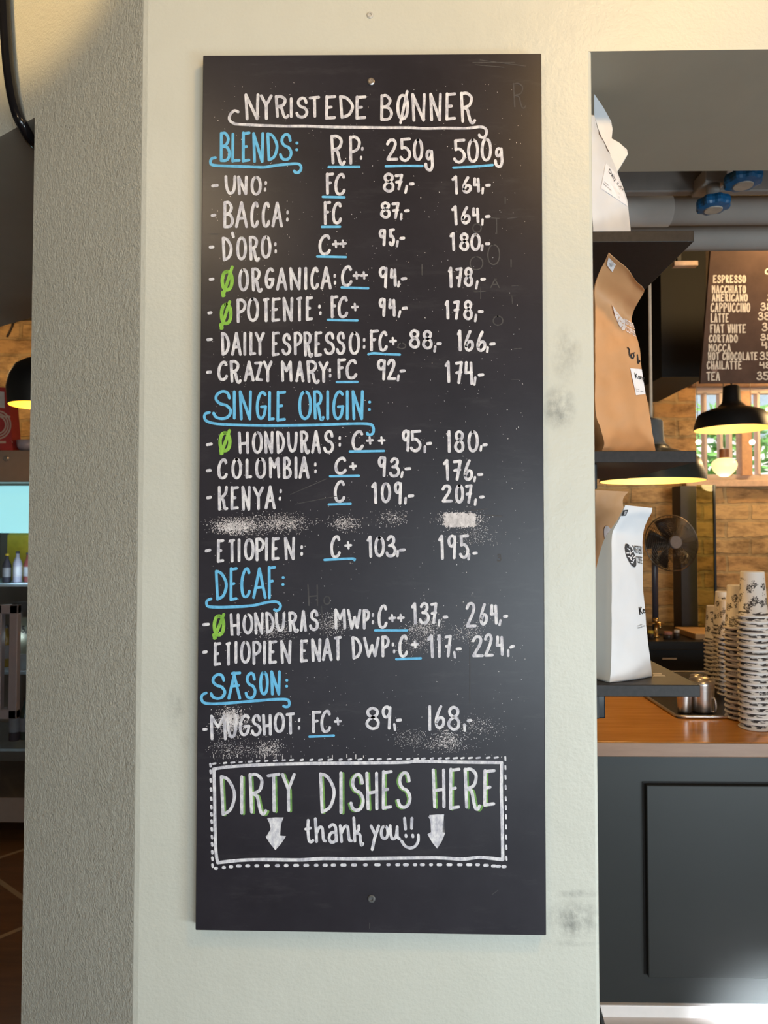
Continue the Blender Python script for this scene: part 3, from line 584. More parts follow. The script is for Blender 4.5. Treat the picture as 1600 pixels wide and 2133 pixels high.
R_('menu_row', [('G', (750, 950, 732, 932), "E178-245 T280-325 I355-378:740-930 O400-490:738-930 P500-580 I592-615 E635-710 N732-830"), ('G', (728, 922, 698, 905), "E898-968 N990-1078 A1082-1172:715-908 T1182-1248"), ('G', (700, 895, 705, 880), "D1328-1420 W1425-1565"), ('I', (695, 878, 695, 878), "P175-248"), ('I', (685, 880, 685, 880), "C318-400"), ('I', (685, 885, 685, 878), "1558-622 1640-676 7705-765"), ('I', (695, 882, 692, 865), "2930-1032 21032-1115:678-878 41130-1200")],
   [('G', (97, 835), (118, 831)), ('I', (810, 808), (835, 806)), ('I', (1256, 793), (1278, 784))], bars('I', (275, 770), (285, 828)), [('I', (786, 834), (792, 877)), ('I', (1235, 819), (1235, 864))], [('I', 458, 770)], [('I', [(303, 892), (507, 885)])])
heading([('G', (1008, 1232, 985, 1195), "S148-285 $295-415:995-1230 S438-538:998-1228 O560-640:990-1195 N650-740")], bars('G', (790, 1068), (788, 1118)),
        ('G', [(118, 1174), (87, 1190), (80, 1228), (115, 1260), (250, 1262), (450, 1246), (650, 1230), (780, 1227), (810, 1250), (805, 1283), (782, 1290), (764, 1283)]))
R_('menu_row', [('G', (1355, 1565, 1335, 1520), "M150-290:1355-1568 U285-382:1350-1550 G388-490:1350-1535 S490-580:1350-1535 H582-668:1348-1530 O680-775:1335-1508 T780-858"), ('G', (1320, 1510, 1312, 1508), "F995-1078 C1068-1160"), ('I', (1288, 1482, 1278, 1480), "842-168 9180-268"), ('I', (1275, 1490, 1280, 1488), "I565-597 6620-712:1275-1475 8725-838")],
   [('G', (98, 1478), (118, 1476)), ('I', (312, 1402), (338, 1399)), ('I', (901, 1405), (921, 1402))], bars('G', (893, 1400), (893, 1465)), [('I', (286, 1435), (292, 1480)), ('I', (870, 1436), (872, 1488))], [('G', 1215, 1410)], [('G', [(979, 1538), (1182, 1529)])])
# the dishes notice
NSP = [('J', "D232-370:258-598 I400-428:260-588 R465-628:240-595 T622-738:238-570 Y742-865:240-565"), ('J', "D1058-1200:235-578 I1225-1258:228-582 S1312-1440:240-565 H1442-1558:230-552"), ('K', "E178-272:216-548 S305-430:225-540"), ('K', "H595-718:203-535 E738-838:196-550 R858-1010:196-555 E1022-1130:208-522")]
for grp_ in ((0,), (1, 2), (3,)):
    bm = NB(); b2 = NB()
    for gi in grp_:
        c, sp = NSP[gi]; word(bm, c, (0, 0, 0, 0), sp, 3.3, BF)
        for s in sp.split():
            ch = s[0]; body, yy = s[1:].split(':'); a, b = map(float, body.split('-')); y0, y1 = map(float, yy.split('-'))
            p0, p1 = cp(c, (a, y0)), cp(c, (b, y1))
            only = {'T': (1,), 'Y': (0, 2), 'R': (0, 2), 'S': None}.get(ch, (0,))
            glyph(b2, ch, p0[0], p1[0], p0[1], p1[1], 3.0, lambda x, y, e: P(x, y, TY - e * .3), only, (4.2, 1.2) if ch != 'S' else (-3.5, 1.0))
    nl = obj('notice_lettering', bm, WHITE, cb)
    obj('letter_shadow', b2, DKGREEN, nl, label='green shading beside the letters')
bm = NB()
line(bm, 'J', [(968, 635), (966, 720), (975, 800), (992, 815), (1008, 803)], 3.1, BF, True); line(bm, 'J', [(948, 708), (988, 700)], 3.0, BF)
line(bm, 'J', [(1028, 622), (1034, 720), (1038, 812)], 3.1, BF); line(bm, 'J', [(1036, 745), (1060, 695), (1085, 700), (1092, 760), (1098, 800), (1112, 808)], 3.1, BF, True)
line(bm, 'J', [(1145, 690), (1170, 670), (1195, 690), (1200, 760), (1205, 808)], 3.1, BF, True); line(bm, 'J', [(1200, 735), (1160, 740), (1142, 780), (1160, 818), (1195, 805), (1203, 760)], 3.1, BF, True)
line(bm, 'J', [(1235, 680), (1246, 812)], 3.1, BF); line(bm, 'J', [(1245, 740), (1270, 690), (1296, 690), (1305, 760), (1312, 800), (1328, 806)], 3.1, BF, True)
line(bm, 'J', [(1348, 615), (1354, 720), (1357, 808)], 3.1, BF); line(bm, 'J', [(1390, 680), (1388, 715), (1360, 738)], 3.0, BF, True); line(bm, 'J', [(1362, 738), (1398, 755), (1405, 810), (1412, 842), (1424, 830)], 3.0, BF, True)
line(bm, 'K', [(92, 682), (128, 755)], 3.1, BF); line(bm, 'K', [(155, 682), (120, 790), (102, 878)], 3.1, BF)
x0, y0 = cp('K', (165, 672)); x1, y1 = cp('K', (245, 800)); glyph(bm, 'O', x0, x1, y0, y1, 3.1, BF)
line(bm, 'K', [(252, 680), (256, 750), (272, 790), (300, 770), (310, 690)], 3.1, BF, True); line(bm, 'K', [(310, 690), (312, 770), (330, 790)], 3.1, BF, True)
obj('thanks_lettering', bm, WHITE, cb)
bm = NB()
line(bm, 'K', [(371, 618), (379, 708)], 3.0, BF); line(bm, 'K', [(433, 618), (430, 702)], 3.0, BF)
line(bm, 'K', [(382, 758), (384, 770)], 3.0, BF); line(bm, 'K', [(439, 758), (441, 772)], 3.0, BF)
line(bm, 'K', [(347, 808), (375, 848), (420, 866), (462, 848), (484, 808), (486, 758)], 3.0, BF, True)
obj('smiling_exclamation_marks', bm, WHITE, cb)
for c, pts in (('J', [(632, 620), (695, 616), (760, 615), (742, 650), (733, 690), (730, 765), (778, 768), (735, 830), (695, 878), (655, 825), (618, 770), (662, 765), (660, 700), (650, 655)]), ('K', [(572, 598), (640, 592), (698, 590), (690, 630), (684, 670), (683, 735), (705, 740), (675, 810), (642, 866), (605, 815), (568, 750), (597, 735), (594, 665), (588, 625)])):
    bm = NB(); q = [cp(c, p) for p in pts]; poly(bm, q, BF, .0003); bm.faces.ensure_lookup_table(); bmesh.ops.triangulate(bm, faces=bm.faces)
    stroke(bm, q + [q[0]], 1.4, BF); obj('notice_arrow', bm, WHITE, cb)
bm = NB()
fr = [('J', (180, 208)), ('J', (300, 190)), ('J', (560, 173)), ('J', (1000, 161)), ('J', (1600, 155)), ('K', (400, 150)), ('K', (480, 142)), ('K', (800, 149)), ('K', (1180, 154))]
stroke(bm, crom([cp(*p) for p in fr], 4), 3.3, BF)
stroke(bm, crom([cp('K', p) for p in ((1180, 154), (1178, 400), (1184, 600), (1190, 962))], 4), 3.4, BF)
fr = [('K', (1188, 962)), ('K', (1000, 944)), ('K', (850, 958)), ('K', (600, 947)), ('K', (0, 955)), ('J', (1080, 954)), ('J', (900, 965)), ('J', (600, 962)), ('J', (400, 968)), ('J', (215, 988))]
stroke(bm, crom([cp(*p) for p in fr], 4), 3.5, BF)
stroke(bm, crom([cp('J', p) for p in ((182, 208), (188, 420), (192, 700), (200, 900), (213, 985))], 4), 3.3, BF)
nb = obj('notice_border', bm, WHITE, cb)
bm = NB()
def interp(t, x):
    for (a, ya), (b, yb) in zip(t, t[1:]):
        if a <= x <= b: return ya + (yb - ya) * (x - a) / (b - a)
    return t[-1][1]
ty = [(0, 165), (185, 162), (560, 142), (830, 132), (1600, 125), (2100, 118), (2600, 111)]
by = [(0, 1040), (200, 1035), (390, 1015), (1600, 1005), (2400, 1005), (2500, 1015), (2650, 1024)]
for x in [185, 275, 340, 405, 485, 550, 620, 695, 765, 830, 915, 995, 1070, 1152, 1238, 1315, 1400, 1490, 1560] + [1400 + v for v in (242, 328, 403, 470, 528, 600, 665, 730, 795, 855, 920, 985, 1068, 1135)]:
    h = random.uniform(9, 17); y = interp(ty, x); line(bm, 'J', [(x - h, y + 2), (x + h, y - 2)], 2.0, BF)
for x in [200, 265, 325, 390, 465, 540, 625, 712, 785, 868, 952, 1035, 1110, 1178, 1262, 1350, 1445, 1545] + [1400 + v for v in (237, 315, 382, 458, 520, 592, 662, 745, 832, 910, 980, 1050, 1115, 1152, 1200)]:
    h = random.uniform(4, 15); y = interp(by, x); line(bm, 'J', [(x - h, y), (x + h, y)], 3.2, BF)
for y in (175, 230, 303, 378, 455, 525, 585, 645, 710, 775, 835, 900, 955, 1012): x = 153 + (y - 175) * .02; line(bm, 'J', [(x, y - 9), (x + 3, y + 10)], 2.6, BF)
for y in (120, 195, 275, 360, 455, 530, 605, 690, 775, 860, 950): x = 1211 + (y - 120) * .012; line(bm, 'K', [(x - 1, y - 14), (x + 1, y + 14)], 1.9, BF)
obj('dashed_border', bm, WHITE, nb)
# wiped-out ghosts of older lettering
bm = NB()
def gg(c, ch, x0, x1, y0, y1):
    a = cp(c, (x0, y0)); b = cp(c, (x1, y1)); glyph(bm, ch, a[0], b[0], a[1], b[1], 1.3, BF)
gg('B', 'R', 1270, 1385, 290, 505)
for q in (('D', '0', 1060, 1168, 235, 410), ('D', '0', 912, 1028, 335, 452), ('D', '0', 935, 1015, 60, 140), ('D', '0', 1105, 1195, 830, 915), ('D', 'I', 1125, 1150, 20, 150), ('D', 'I', 1255, 1262, 360, 430), ('D', 'I', 505, 530, 400, 495), ('D', 'A', 1085, 1165, 520, 600), ('D', '0', 312, 385, 1055, 1110), ('G', 'H', 960, 1055, 270, 450), ('G', '0', 1095, 1155, 365, 440), ('B', 'I', 1205, 1215, 1240, 1300), ('I', '3', 1140, 1180, 15, 80)): gg(*q)
for c, a, b in (('D', (1090, 15), (1160, 20)), ('D', (1230, 20), (1310, 10)), ('D', (1265, 582), (1318, 580)), ('D', (1285, 1105), (1345, 1102)), ('D', (1265, 1362), (1335, 1360)), ('D', (950, 632), (1045, 628)), ('D', (1005, 590), (1005, 690)), ('D', (1265, 665), (1270, 730)), ('C', (145, 148), (225, 150)), ('E', (860, 1000), (1230, 930)), ('E', (820, 920), (1120, 790)), ('F', (880, 1060), (1060, 1040)), ('F', (1000, 1090), (1180, 1100)), ('B', (960, 140), (1200, 160)), ('B', (940, 120), (1290, 120)), ('B', (1000, 100), (1380, 150)), ('G', (965, 270), (970, 445)), ('G', (1080, 450), (1095, 690)), ('I', (915, 700), (915, 1260)), ('K', (1100, 1255), (1150, 1218)), ('J', (1480, 1490), (1480, 1535))):
    line(bm, c, [a, b], 0.8, BF)
gh = obj('faded_marks', bm, GHOST, cb, label='faint traces of wiped lettering', kind='stuff')
# chalk dust and specks
bm = NB()
def speck(x, y, s):
    a = random.uniform(0, 3.14); e = random.uniform(.7, 1.6); ca, sa = math.cos(a), math.sin(a)
    poly(bm, [(x + (u * e * ca - v * sa) * s, y + (u * e * sa + v * ca) * s) for u, v in ((-1, -.6), (0, -1), (1, -.5), (.9, .7), (0, 1), (-1, .6))], BF, .0001 + random.random() * .00025)
def cloud(c, cx, cy, sx, sy, n, s0, s1):
    for _ in range(n):
        x = random.gauss(cx, sx); y = random.gauss(cy, sy); q = cp(c, (x, y)); speck(q[0], q[1], random.uniform(s0, s1))
for _ in range(1000):
    t = random.random(); y = random.uniform(170, 1600); x = random.uniform(440, 1095); speck(x, y, random.choice((.35, .45, .5, .6, .8)))
cloud('E', 400, 1180, 110, 38, 1100, .35, .8); cloud('E', 330, 1195, 70, 26, 600, .4, .9); cloud('E', 750, 1160, 110, 38, 900, .35, .75); cloud('E', 1270, 1165, 60, 32, 420, .35, .75)
cloud('F', 260, 1120, 65, 38, 230, .35, .7); cloud('F', 840, 1130, 90, 32, 900, .4, .9); cloud('F', 960, 1260, 90, 50, 260, .3, .6)
for _ in range(1500):
    x = random.uniform(705, 960) + random.gauss(0, 8); y = random.uniform(1078, 1185) + random.gauss(0, 6); q = cp('F', (x, y)); speck(q[0], q[1], random.uniform(.6, 1.3))
cloud('G', 330, 1420, 75, 60, 800, .35, .9); cloud('G', 320, 1380, 45, 35, 500, .5, 1.0); cloud('G', 700, 655, 70, 40, 380, .3, .65); cloud('G', 1170, 600, 70, 45, 420, .3, .65)
cloud('I', 540, 640, 80, 40, 520, .3, .7); cloud('I', 910, 670, 80, 50, 300, .3, .6); cloud('I', 480, 760, 90, 40, 260, .3, .6); cloud('I', 730, 1560, 70, 40, 420, .35, .85); cloud('I', 1000, 1450, 110, 50, 260, .3, .65); cloud('I', 420, 1550, 80, 40, 220, .3, .6)
cloud('J', 640, 40, 60, 35, 420, .35, .8); cloud('J', 380, 60, 90, 40, 260, .3, .6); cloud('J', 280, 30, 70, 40, 160, .3, .7); cloud('K', 700, 20, 140, 25, 200, .3, .6)
for x in (180, 260, 320, 380, 540, 605, 700, 755, 825, 1135, 1170, 1290, 1365, 1430):
    line(bm, 'J', [(x, random.uniform(85, 108)), (x, random.uniform(112, 128))], 0.9, BF)
obj('chalk_dust', bm, DUST, cb, kind='stuff')

# ================================================================== RIGHT OPENING: beam services
def thing_mesh(name, bm, mats, loc, label, cat, group=None, smooth=False, kind=None):
    o = obj(name, bm, mats, None, loc, smooth); return tag(o, label, cat, group, kind)
ORDS = ['topmost', 'second from the top', 'third from the top', 'fourth from the top', 'fifth from the top', 'sixth from the top', 'seventh from the top', 'eighth from the top', 'ninth from the top', 'tenth from the top', 'eleventh from the top', 'twelfth from the top', 'thirteenth from the top', 'fourteenth from the top', 'fifteenth from the top', 'sixteenth from the top', 'seventeenth from the top', 'eighteenth from the top', 'nineteenth from the top', 'twentieth from the top', 'lowest but one', 'lowest']
Yc = 0.80
bm = NB(); z0 = P(1500, 398, Yc).z; box(bm, .42, 4.4, Yc, Yc + .03, z0, CEIL - .01, .004)
obj('trim_2', bm, M('brown_grey_casing', (.22, .19, .17), .6, var=.05), kind='structure')
def hpipe(py0, py1, Y, label, ringx=None):
    top, bot = P(1450, py0, Y), P(1450, py1, Y); r = (top.z - bot.z) / 2; zc = (top.z + bot.z) / 2
    t = empty('pipe', (2.3, Y + r, zc), label, 'pipe', 'pipes below the beam')
    bm = NB(); tube(bm, [(.46, Y + r, zc), (4.3, Y + r, zc)], r, 28); obj('pipe_run', bm, PIPE, t, smooth=True)
    if ringx:
        x = P(ringx, 426, Y).x; bm = NB(); tube(bm, [(.47, Y + r, zc), (x, Y + r, zc)], r + .0035, 28); obj('pipe_sleeve', bm, PIPE, t, smooth=True)
    for k in range(3):
        x = 1.05 + k * 1.2; bm = NB(); tube(bm, [(x, Y + r, zc + r), (x, Y + r, CEIL)], .006, 8); obj('pipe_hanger', bm, DARKB, t)
hpipe(397, 455, 1.02, 'grey pipe with a sleeve joint, running behind the blue valve wheel', 1405)
hpipe(459, 511, 1.22, 'grey pipe just above the hanging drinks menu, lower of the two')
def valve(px, py, Y, r, label, stem):
    c = P(px, py, Y); t = empty('valve', c, label, 'valve', 'blue valve wheels')
    bm = NB(); seg = 40; prof = [(.0, .016), (.55, .017), (.92, .013), (1, .004), (1, -.006), (.93, -.013), (.60, -.0165), (0, -.0165)]
    rings = []
    for (q, z) in prof:
        if q == 0: rings.append([bm.verts.new((c.x, c.y, c.z + z))]); continue
        rings.append([bm.verts.new((c.x + q * r * (1 + (.07 * math.cos(a * 8) if q > .8 else 0)) * math.cos(a), c.y + q * r * (1 + (.07 * math.cos(a * 8) if q > .8 else 0)) * math.sin(a), c.z + z)) for a in (2 * math.pi * i / seg for i in range(seg))])
    for a, b in zip(rings, rings[1:]):
        for i in range(seg):
            j = (i + 1) % seg
            if len(a) == 1: bm.faces.new((a[0], b[i], b[j]))
            elif len(b) == 1: bm.faces.new((a[j], a[i], b[0]))
            else: bm.faces.new((a[j], a[i], b[i], b[j]))
    bmesh.ops.recalc_face_normals(bm, faces=bm.faces)
    obj('hand_wheel', bm, M('blue_plastic', (.006, .085, .21), .4, var=.1), t)
    bm = NB(); lathe(bm, [(0, -.0195), (r * .52, -.0195), (r * .55, -.016)], c, 24); bmesh.ops.reverse_faces(bm, faces=bm.faces); obj('wheel_cap', bm, M('beige_cap', (.33, .28, .23), .5), t, label='beige cap')
    bm = NB(); tube(bm, [(c.x, c.y, c.z + .012), (c.x, c.y, c.z + stem)], r * .42, 16); obj('valve_stem', bm, PIPE, t, smooth=True)
    bm = NB(); box(bm, c.x - r * .7, c.x + r * .7, c.y - r * .5, Yc + .02, c.z + stem - .002, c.z + stem + .04, .004); obj('valve_body', bm, PIPE, t)
valve(1486, 425, 0.745, .045, 'blue valve wheel hanging on a short grey stem in full view', .055)
valve(1548, 374, 0.66, .048, 'blue valve wheel half hidden behind the edge of the beam', .07)

# ------------------------------------------------------------------ shelves on the side of the pillar
def shelf(py0, py1, pxr, py_br, label, br):
    Y0 = .018; a = P(pxr, py0, Y0); b = P(pxr, py1, Y0); x0 = B.x + .0005
    t = empty('wall_shelf', (x0, .2, b.z), label, 'shelf', 'black shelves on the pillar')
    bm = NB(); box(bm, x0, a.x, Y0, .40, b.z, a.z, .0012); obj('shelf_board', bm, DARKB, t)
    for y in (.035, .33):
        bm = NB(); z1 = b.z; h = br
        if h:
            box(bm, x0, x0 + .012, y, y + .022, z1 - h, z1 - .0005, .002); obj('shelf_bracket', bm, BLACKE, t)
    return a.z
ZS1 = shelf(480, 503, 1446, 0, 'black shelf at the top of the pillar, under the white espresso bag', 0)
ZS2 = shelf(939, 963, 1450, 0, 'black shelf in the middle, under the large brown paper bag', .047)
ZS3 = shelf(1427, 1452, 1459, 0, 'black shelf at the bottom, above the wooden counter', .044)

bm = NB()
for q in ([(1360, 1402), (1378, 1402), (1379, 1405), (1361, 1405)], [(1362, 1406), (1384, 1406), (1387, 1409), (1360, 1409)]):
    bm.faces.new([bm.verts.new(PZ(x, y, ZS3 + .0004)) for x, y in q])
obj('pale_mark', bm, M('dull_white_mark', (.55, .52, .48), .6), [o for o in COL.objects if o.name.startswith('wall_shelf')][-1], label='white mark')  # two small pale patches on the shelf top

# ------------------------------------------------------------------ coffee bags
def text_mesh(body, bold=0.0):
    cu = bpy.data.curves.new('lettering', 'FONT'); cu.body = body; cu.size = 1; cu.offset = bold; cu.resolution_u = 3
    o = bpy.data.objects.new('lettering', cu); COL.objects.link(o)
    dg = bpy.context.evaluated_depsgraph_get(); me = bpy.data.meshes.new_from_object(o.evaluated_get(dg))
    vs = [tuple(v.co[:2]) for v in me.vertices]; fs = [tuple(p.vertices) for p in me.polygons]
    bpy.data.objects.remove(o); bpy.data.curves.remove(cu); bpy.data.meshes.remove(me)
    x0 = min(v[0] for v in vs); x1 = max(v[0] for v in vs); y0 = min(v[1] for v in vs); y1 = max(v[1] for v in vs)
    return [((x - x0) / (x1 - x0), (y1 - y) / (y1 - y0)) for x, y in vs], fs
def quadmap(q, u, v):
    (ax, ay), (bx, by_), (cx, cy), (dx, dy) = q
    return ((ax * (1 - u) + bx * u) * (1 - v) + (dx * (1 - u) + cx * u) * v, (ay * (1 - u) + by_ * u) * (1 - v) + (dy * (1 - u) + cy * u) * v)
def text_on(bm, body, q, fn, lift=.0008, bold=0.0):
    vs, fs = text_mesh(body, bold); nv = []
    for u, v in vs:
        x, y = quadmap(q, u, v); nv.append(bm.verts.new(fn(x, y, lift)))
    for f in fs:
        try: bm.faces.new([nv[i] for i in f])
        except ValueError: pass
class Bag:
    """a paper pouch: rows of (left px, left py, left depth, right px, right py, right depth, thickness), base first"""
    def __init__(self, name, rows, mats, label, zbase, back=None, wr=.0022, grp='coffee bags on the shelves', bulge=.006, nu=12, sub=6, flapmi=None):
        rows = crom(rows, sub); n = len(rows); self.front = []; self.px = []
        F = []; Bk = []
        for j, q in enumerate(rows):
            fr = []; bk = []
            L = P(q[0], q[1], q[2]); Rr = P(q[3], q[4], q[5])
            if j == 0: L.z = Rr.z = zbase + .0006
            d = Rr - L; bn = Vector((-d.y, d.x, 0)).normalized(); bdir = Vector(back) if back else bn
            for i in range(nu + 1):
                u = i / nu; p = L + d * u
                amp = bulge * math.sin(math.pi * u) * min(1, q[6] / .03)
                p = p - bn * amp
                e = min(1, j / 3) * (1 if 0 < i < nu else .3)
                p = p - bn * e * wr * (1.5 * noise.noise(Vector((p.x * 28, 1.7, p.z * 16))) + noise.noise(Vector((p.x * 70, 4.2, p.z * 45))))
                fr.append(p); bk.append(p + bdir * max(q[6], .0012))
            F.append(fr); Bk.append(bk)
        org = (F[0][nu // 2] + Bk[0][nu // 2]) / 2; org.z = zbase
        self.t = empty(name, org, label, 'coffee bag', grp)
        self.F = F; self.pp = [(proj(p), p.y) for fr in F for p in fr]
        bm = NB(); vf = [[bm.verts.new(p) for p in r_] for r_ in F]; vb = [[bm.verts.new(p) for p in r_] for r_ in Bk]
        for j in range(n - 1):
            for i in range(nu):
                f = bm.faces.new((vf[j][i], vf[j][i + 1], vf[j + 1][i + 1], vf[j + 1][i]))
                if flapmi and j >= flapmi * sub: f.material_index = 2
                bm.faces.new((vb[j][i + 1], vb[j][i], vb[j + 1][i], vb[j + 1][i + 1]))
            for (a, b, i) in ((vb, vf, 0), (vf, vb, nu)):
                bm.faces.new((a[j][i], b[j][i], b[j + 1][i], a[j + 1][i])).material_index = 1
        for i in range(nu):
            bm.faces.new((vf[0][i + 1], vf[0][i], vb[0][i], vb[0][i + 1])); bm.faces.new((vf[-1][i], vf[-1][i + 1], vb[-1][i + 1], vb[-1][i]))
        for j in range(n - 1):
            for i in (0, nu):
                for vv in (vf, vb):
                    e = bm.edges.get((vv[j][i], vv[j + 1][i]))
                    if e: e.smooth = False
        if flapmi:
            for i in range(nu):
                e = bm.edges.get((vf[flapmi * sub][i], vf[flapmi * sub][i + 1]))
                if e: e.smooth = False
        bmesh.ops.recalc_face_normals(bm, faces=bm.faces)
        obj('bag_body', bm, mats, self.t, smooth=True)
    def at(self, px, py, lift):
        best = sorted(((a - px) ** 2 + (b - py) ** 2 + .01, y) for (a, b), y in self.pp)[:6]
        sw = sum(1 / d for d, _ in best); Y = sum(y / d for d, y in best) / sw
        return P(px, py, Y - lift - .0009)
def rquad(bm, q, fn, lift, n=5):
    g = [[bm.verts.new(fn(*quadmap(q, i / n, j / n), lift)) for i in range(n + 1)] for j in range(n + 1)]
    for j in range(n):
        for i in range(n): bm.faces.new((g[j][i], g[j + 1][i], g[j + 1][i + 1], g[j][i + 1]))
def ellipse(bm, c, a, b, ang, fn, lift, n=24):
    ca, sa = math.cos(ang), math.sin(ang)
    pts = [(c[0] + a * math.cos(t) * ca - b * math.sin(t) * sa, c[1] + a * math.cos(t) * sa + b * math.sin(t) * ca) for t in (2 * math.pi * i / n for i in range(n))]
    ce = bm.verts.new(fn(c[0], c[1], lift)); vs = [bm.verts.new(fn(x, y, lift)) for x, y in pts]
    for i in range(n): bm.faces.new((ce, vs[i], vs[(i + 1) % n]))

# white espresso bag on the top shelf
b1 = Bag('coffee_bag', [(1236, 479, .055, 1314, 479, .10, .085), (1234, 452, .055, 1311, 452, .10, .084), (1233, 420, .056, 1307, 420, .10, .078), (1232, 390, .058, 1298, 390, .10, .066), (1231, 355, .06, 1286, 357, .10, .05),
    (1229, 320, .064, 1271, 322, .10, .035), (1228, 290, .068, 1259, 293, .10, .022), (1226, 265, .072, 1246, 270, .10, .012), (1222, 238, .078, 1238, 240, .10, .004)], [BAGW, BAGW], 'white coffee bag with folded grey top and Daily Espresso sticker, top shelf', ZS1, bulge=.004, back=(.12, .99, 0))
bm = NB()
for seal in ([(1238, 196), (1256, 222), (1273, 252), (1276, 268), (1274, 288), (1263, 312), (1246, 268), (1238, 240)], [(1272, 287), (1290, 297), (1306, 311), (1308, 320), (1299, 336), (1286, 357), (1271, 330), (1263, 312)]):
    fr = [bm.verts.new(P(x, y, .112 + (i % 3) * .0004)) for i, (x, y) in enumerate(seal)]; bk = [bm.verts.new(v.co + Vector((.001, .002, 0))) for v in fr]
    bm.faces.new(fr); bm.faces.new(bk[::-1])
    for i in range(len(fr)): bm.faces.new((fr[i], bk[i], bk[(i + 1) % len(fr)], fr[(i + 1) % len(fr)]))
bmesh.ops.recalc_face_normals(bm, faces=bm.faces)
obj('bag_top', bm, M('pale_grey_foil', (.62, .63, .66), .4, var=.03), b1.t, label='pale grey folded top')
bm = NB(); rquad(bm, [(1262, 340), (1287, 364), (1308, 430), (1252, 392)], b1.at, .0006); st = obj('sticker', bm, STICK, b1.t, label='white sticker')
bm = NB(); text_on(bm, 'Daily Espr', [(1270, 351), (1301, 393), (1297, 403), (1267, 360)], b1.at, .0014, .0)
text_on(bm, 'Roast date', [(1259.5, 377.5), (1268, 385), (1267.5, 387), (1259, 379.5)], b1.at, .0014); text_on(bm, 'Mixed number 1', [(1257.5, 381), (1274, 396), (1273.5, 398.5), (1257, 383.5)], b1.at, .0014)
obj('sticker_print', bm, INK, st)
bm = NB(); poly(bm, [(1247, 270), (1252, 283), (1260, 298), (1272, 322), (1265, 313), (1254, 298), (1248, 284)], lambda x, y, e: P(x, y, .096), 0); obj('printed_emblem', bm, M('dark_brown_print', (.05, .025, .022), .6), b1.t)

# brown kraft bag, middle shelf
b2_ = Bag('coffee_bag', [(1254, 938, .06, 1366, 938, .12, .085), (1258, 922, .06, 1362, 915, .12, .085), (1250, 890, .06, 1356, 880, .12, .083), (1241, 862, .06, 1350, 845, .12, .08), (1240, 800, .06, 1339, 790, .12, .07), (1240, 740, .062, 1333, 735, .12, .056),
    (1240, 690, .064, 1322, 690, .118, .04), (1240, 640, .068, 1316, 668, .116, .026), (1240, 600, .058, 1320, 648, .095, .014), (1250, 565, .030, 1328, 632, .070, .006), (1260, 545, .014, 1341, 610, .045, .003), (1268, 526, -.004, 1342, 603, .028, .002)],
    [KRAFT, KRAFT, M('shaded_kraft', (.40, .26, .16), .6)], 'tall brown paper coffee bag with white Kenya sticker on the middle shelf', ZS2, bulge=.003, wr=.0042, back=(.05, 1, 0))
bm = NB(); q = [(1268, 536), (1283, 551), (1276, 567), (1264, 552)]; rquad(bm, q, b2_.at, .001, 3); stx = obj('corner_sticker', bm, STICK, b2_.t, label='small pale diamond sticker')
bm = NB(); text_on(bm, 'OPEN', [(1269, 548), (1277, 550), (1276, 556), (1270, 556)], b2_.at, .0025); obj('sticker_print', bm, M('grey_print', (.25, .24, .24), .6), stx)
bm = NB(); pts = [(1276, 636), (1283, 646), (1294, 660), (1301, 668), (1303, 680), (1302, 687), (1297, 688), (1290, 678), (1282, 660)]
ce = bm.verts.new(b2_.at(1292, 667, .0012)); vs = [bm.verts.new(b2_.at(x, y, .0012)) for x, y in pts]
for i in range(len(vs)): bm.faces.new((ce, vs[i], vs[(i + 1) % len(vs)]))
PINKW = M('pinkish_white_print', (.80, .66, .60), .5, var=.04)
em = obj('printed_emblem', bm, PINKW, b2_.t, label='white oval print')
bm = NB()
for (x, y, a) in ((1285, 655, .5), (1290, 662, 2), (1293, 669, 1), (1297, 674, .2), (1296, 681, 2.2), (1288, 668, 1.4)):
    stroke(bm, [(x - 2.2 * math.cos(a), y - 2.2 * math.sin(a)), (x + 2.2 * math.cos(a), y + 2.2 * math.sin(a))], .7, lambda px, py, e: b2_.at(px, py, .002 + e))
obj('emblem_sprig', bm, KRAFT, em)
bm = NB(); text_on(bm, 'RISTERIE', [(1299, 662), (1319, 673), (1323, 686), (1302, 674)], b2_.at, .0012, .04); text_on(bm, 'COFFEE', [(1302, 677), (1323, 689), (1325, 702), (1305, 691)], b2_.at, .0012, .04)
obj('printed_name', bm, PINKW, b2_.t)
bm = NB()
for pts in ([(1308, 724), (1311, 728), (1311, 734), (1313, 742), (1316, 743)], [(1317, 736), (1315, 741), (1318, 747), (1321, 742), (1320, 736), (1323, 735)], [(1328, 739), (1329, 748), (1330, 757)], [(1333, 751), (1333, 754)]):
    stroke(bm, crom(pts, 5), 1.2, lambda px, py, e: b2_.at(px, py, .001 + e))
obj('handwritten_date', bm, INK, b2_.t)
bm = NB(); rquad(bm, [(1313, 767), (1337, 769), (1345, 821), (1325, 823)], b2_.at, .0008); st = obj('sticker', bm, STICK, b2_.t, label='white sticker')
bm = NB(); text_on(bm, 'Keny', [(1322, 776), (1342, 783), (1344, 796), (1325, 791)], b2_.at, .0018, .02)
text_on(bm, 'Roast date', [(1324, 809), (1332, 810), (1332, 812), (1324, 811)], b2_.at, .0018); text_on(bm, 'Mixed number 1', [(1325, 813), (1341, 814), (1341, 816.5), (1325, 815.5)], b2_.at, .0018)
obj('sticker_print', bm, INK, st)

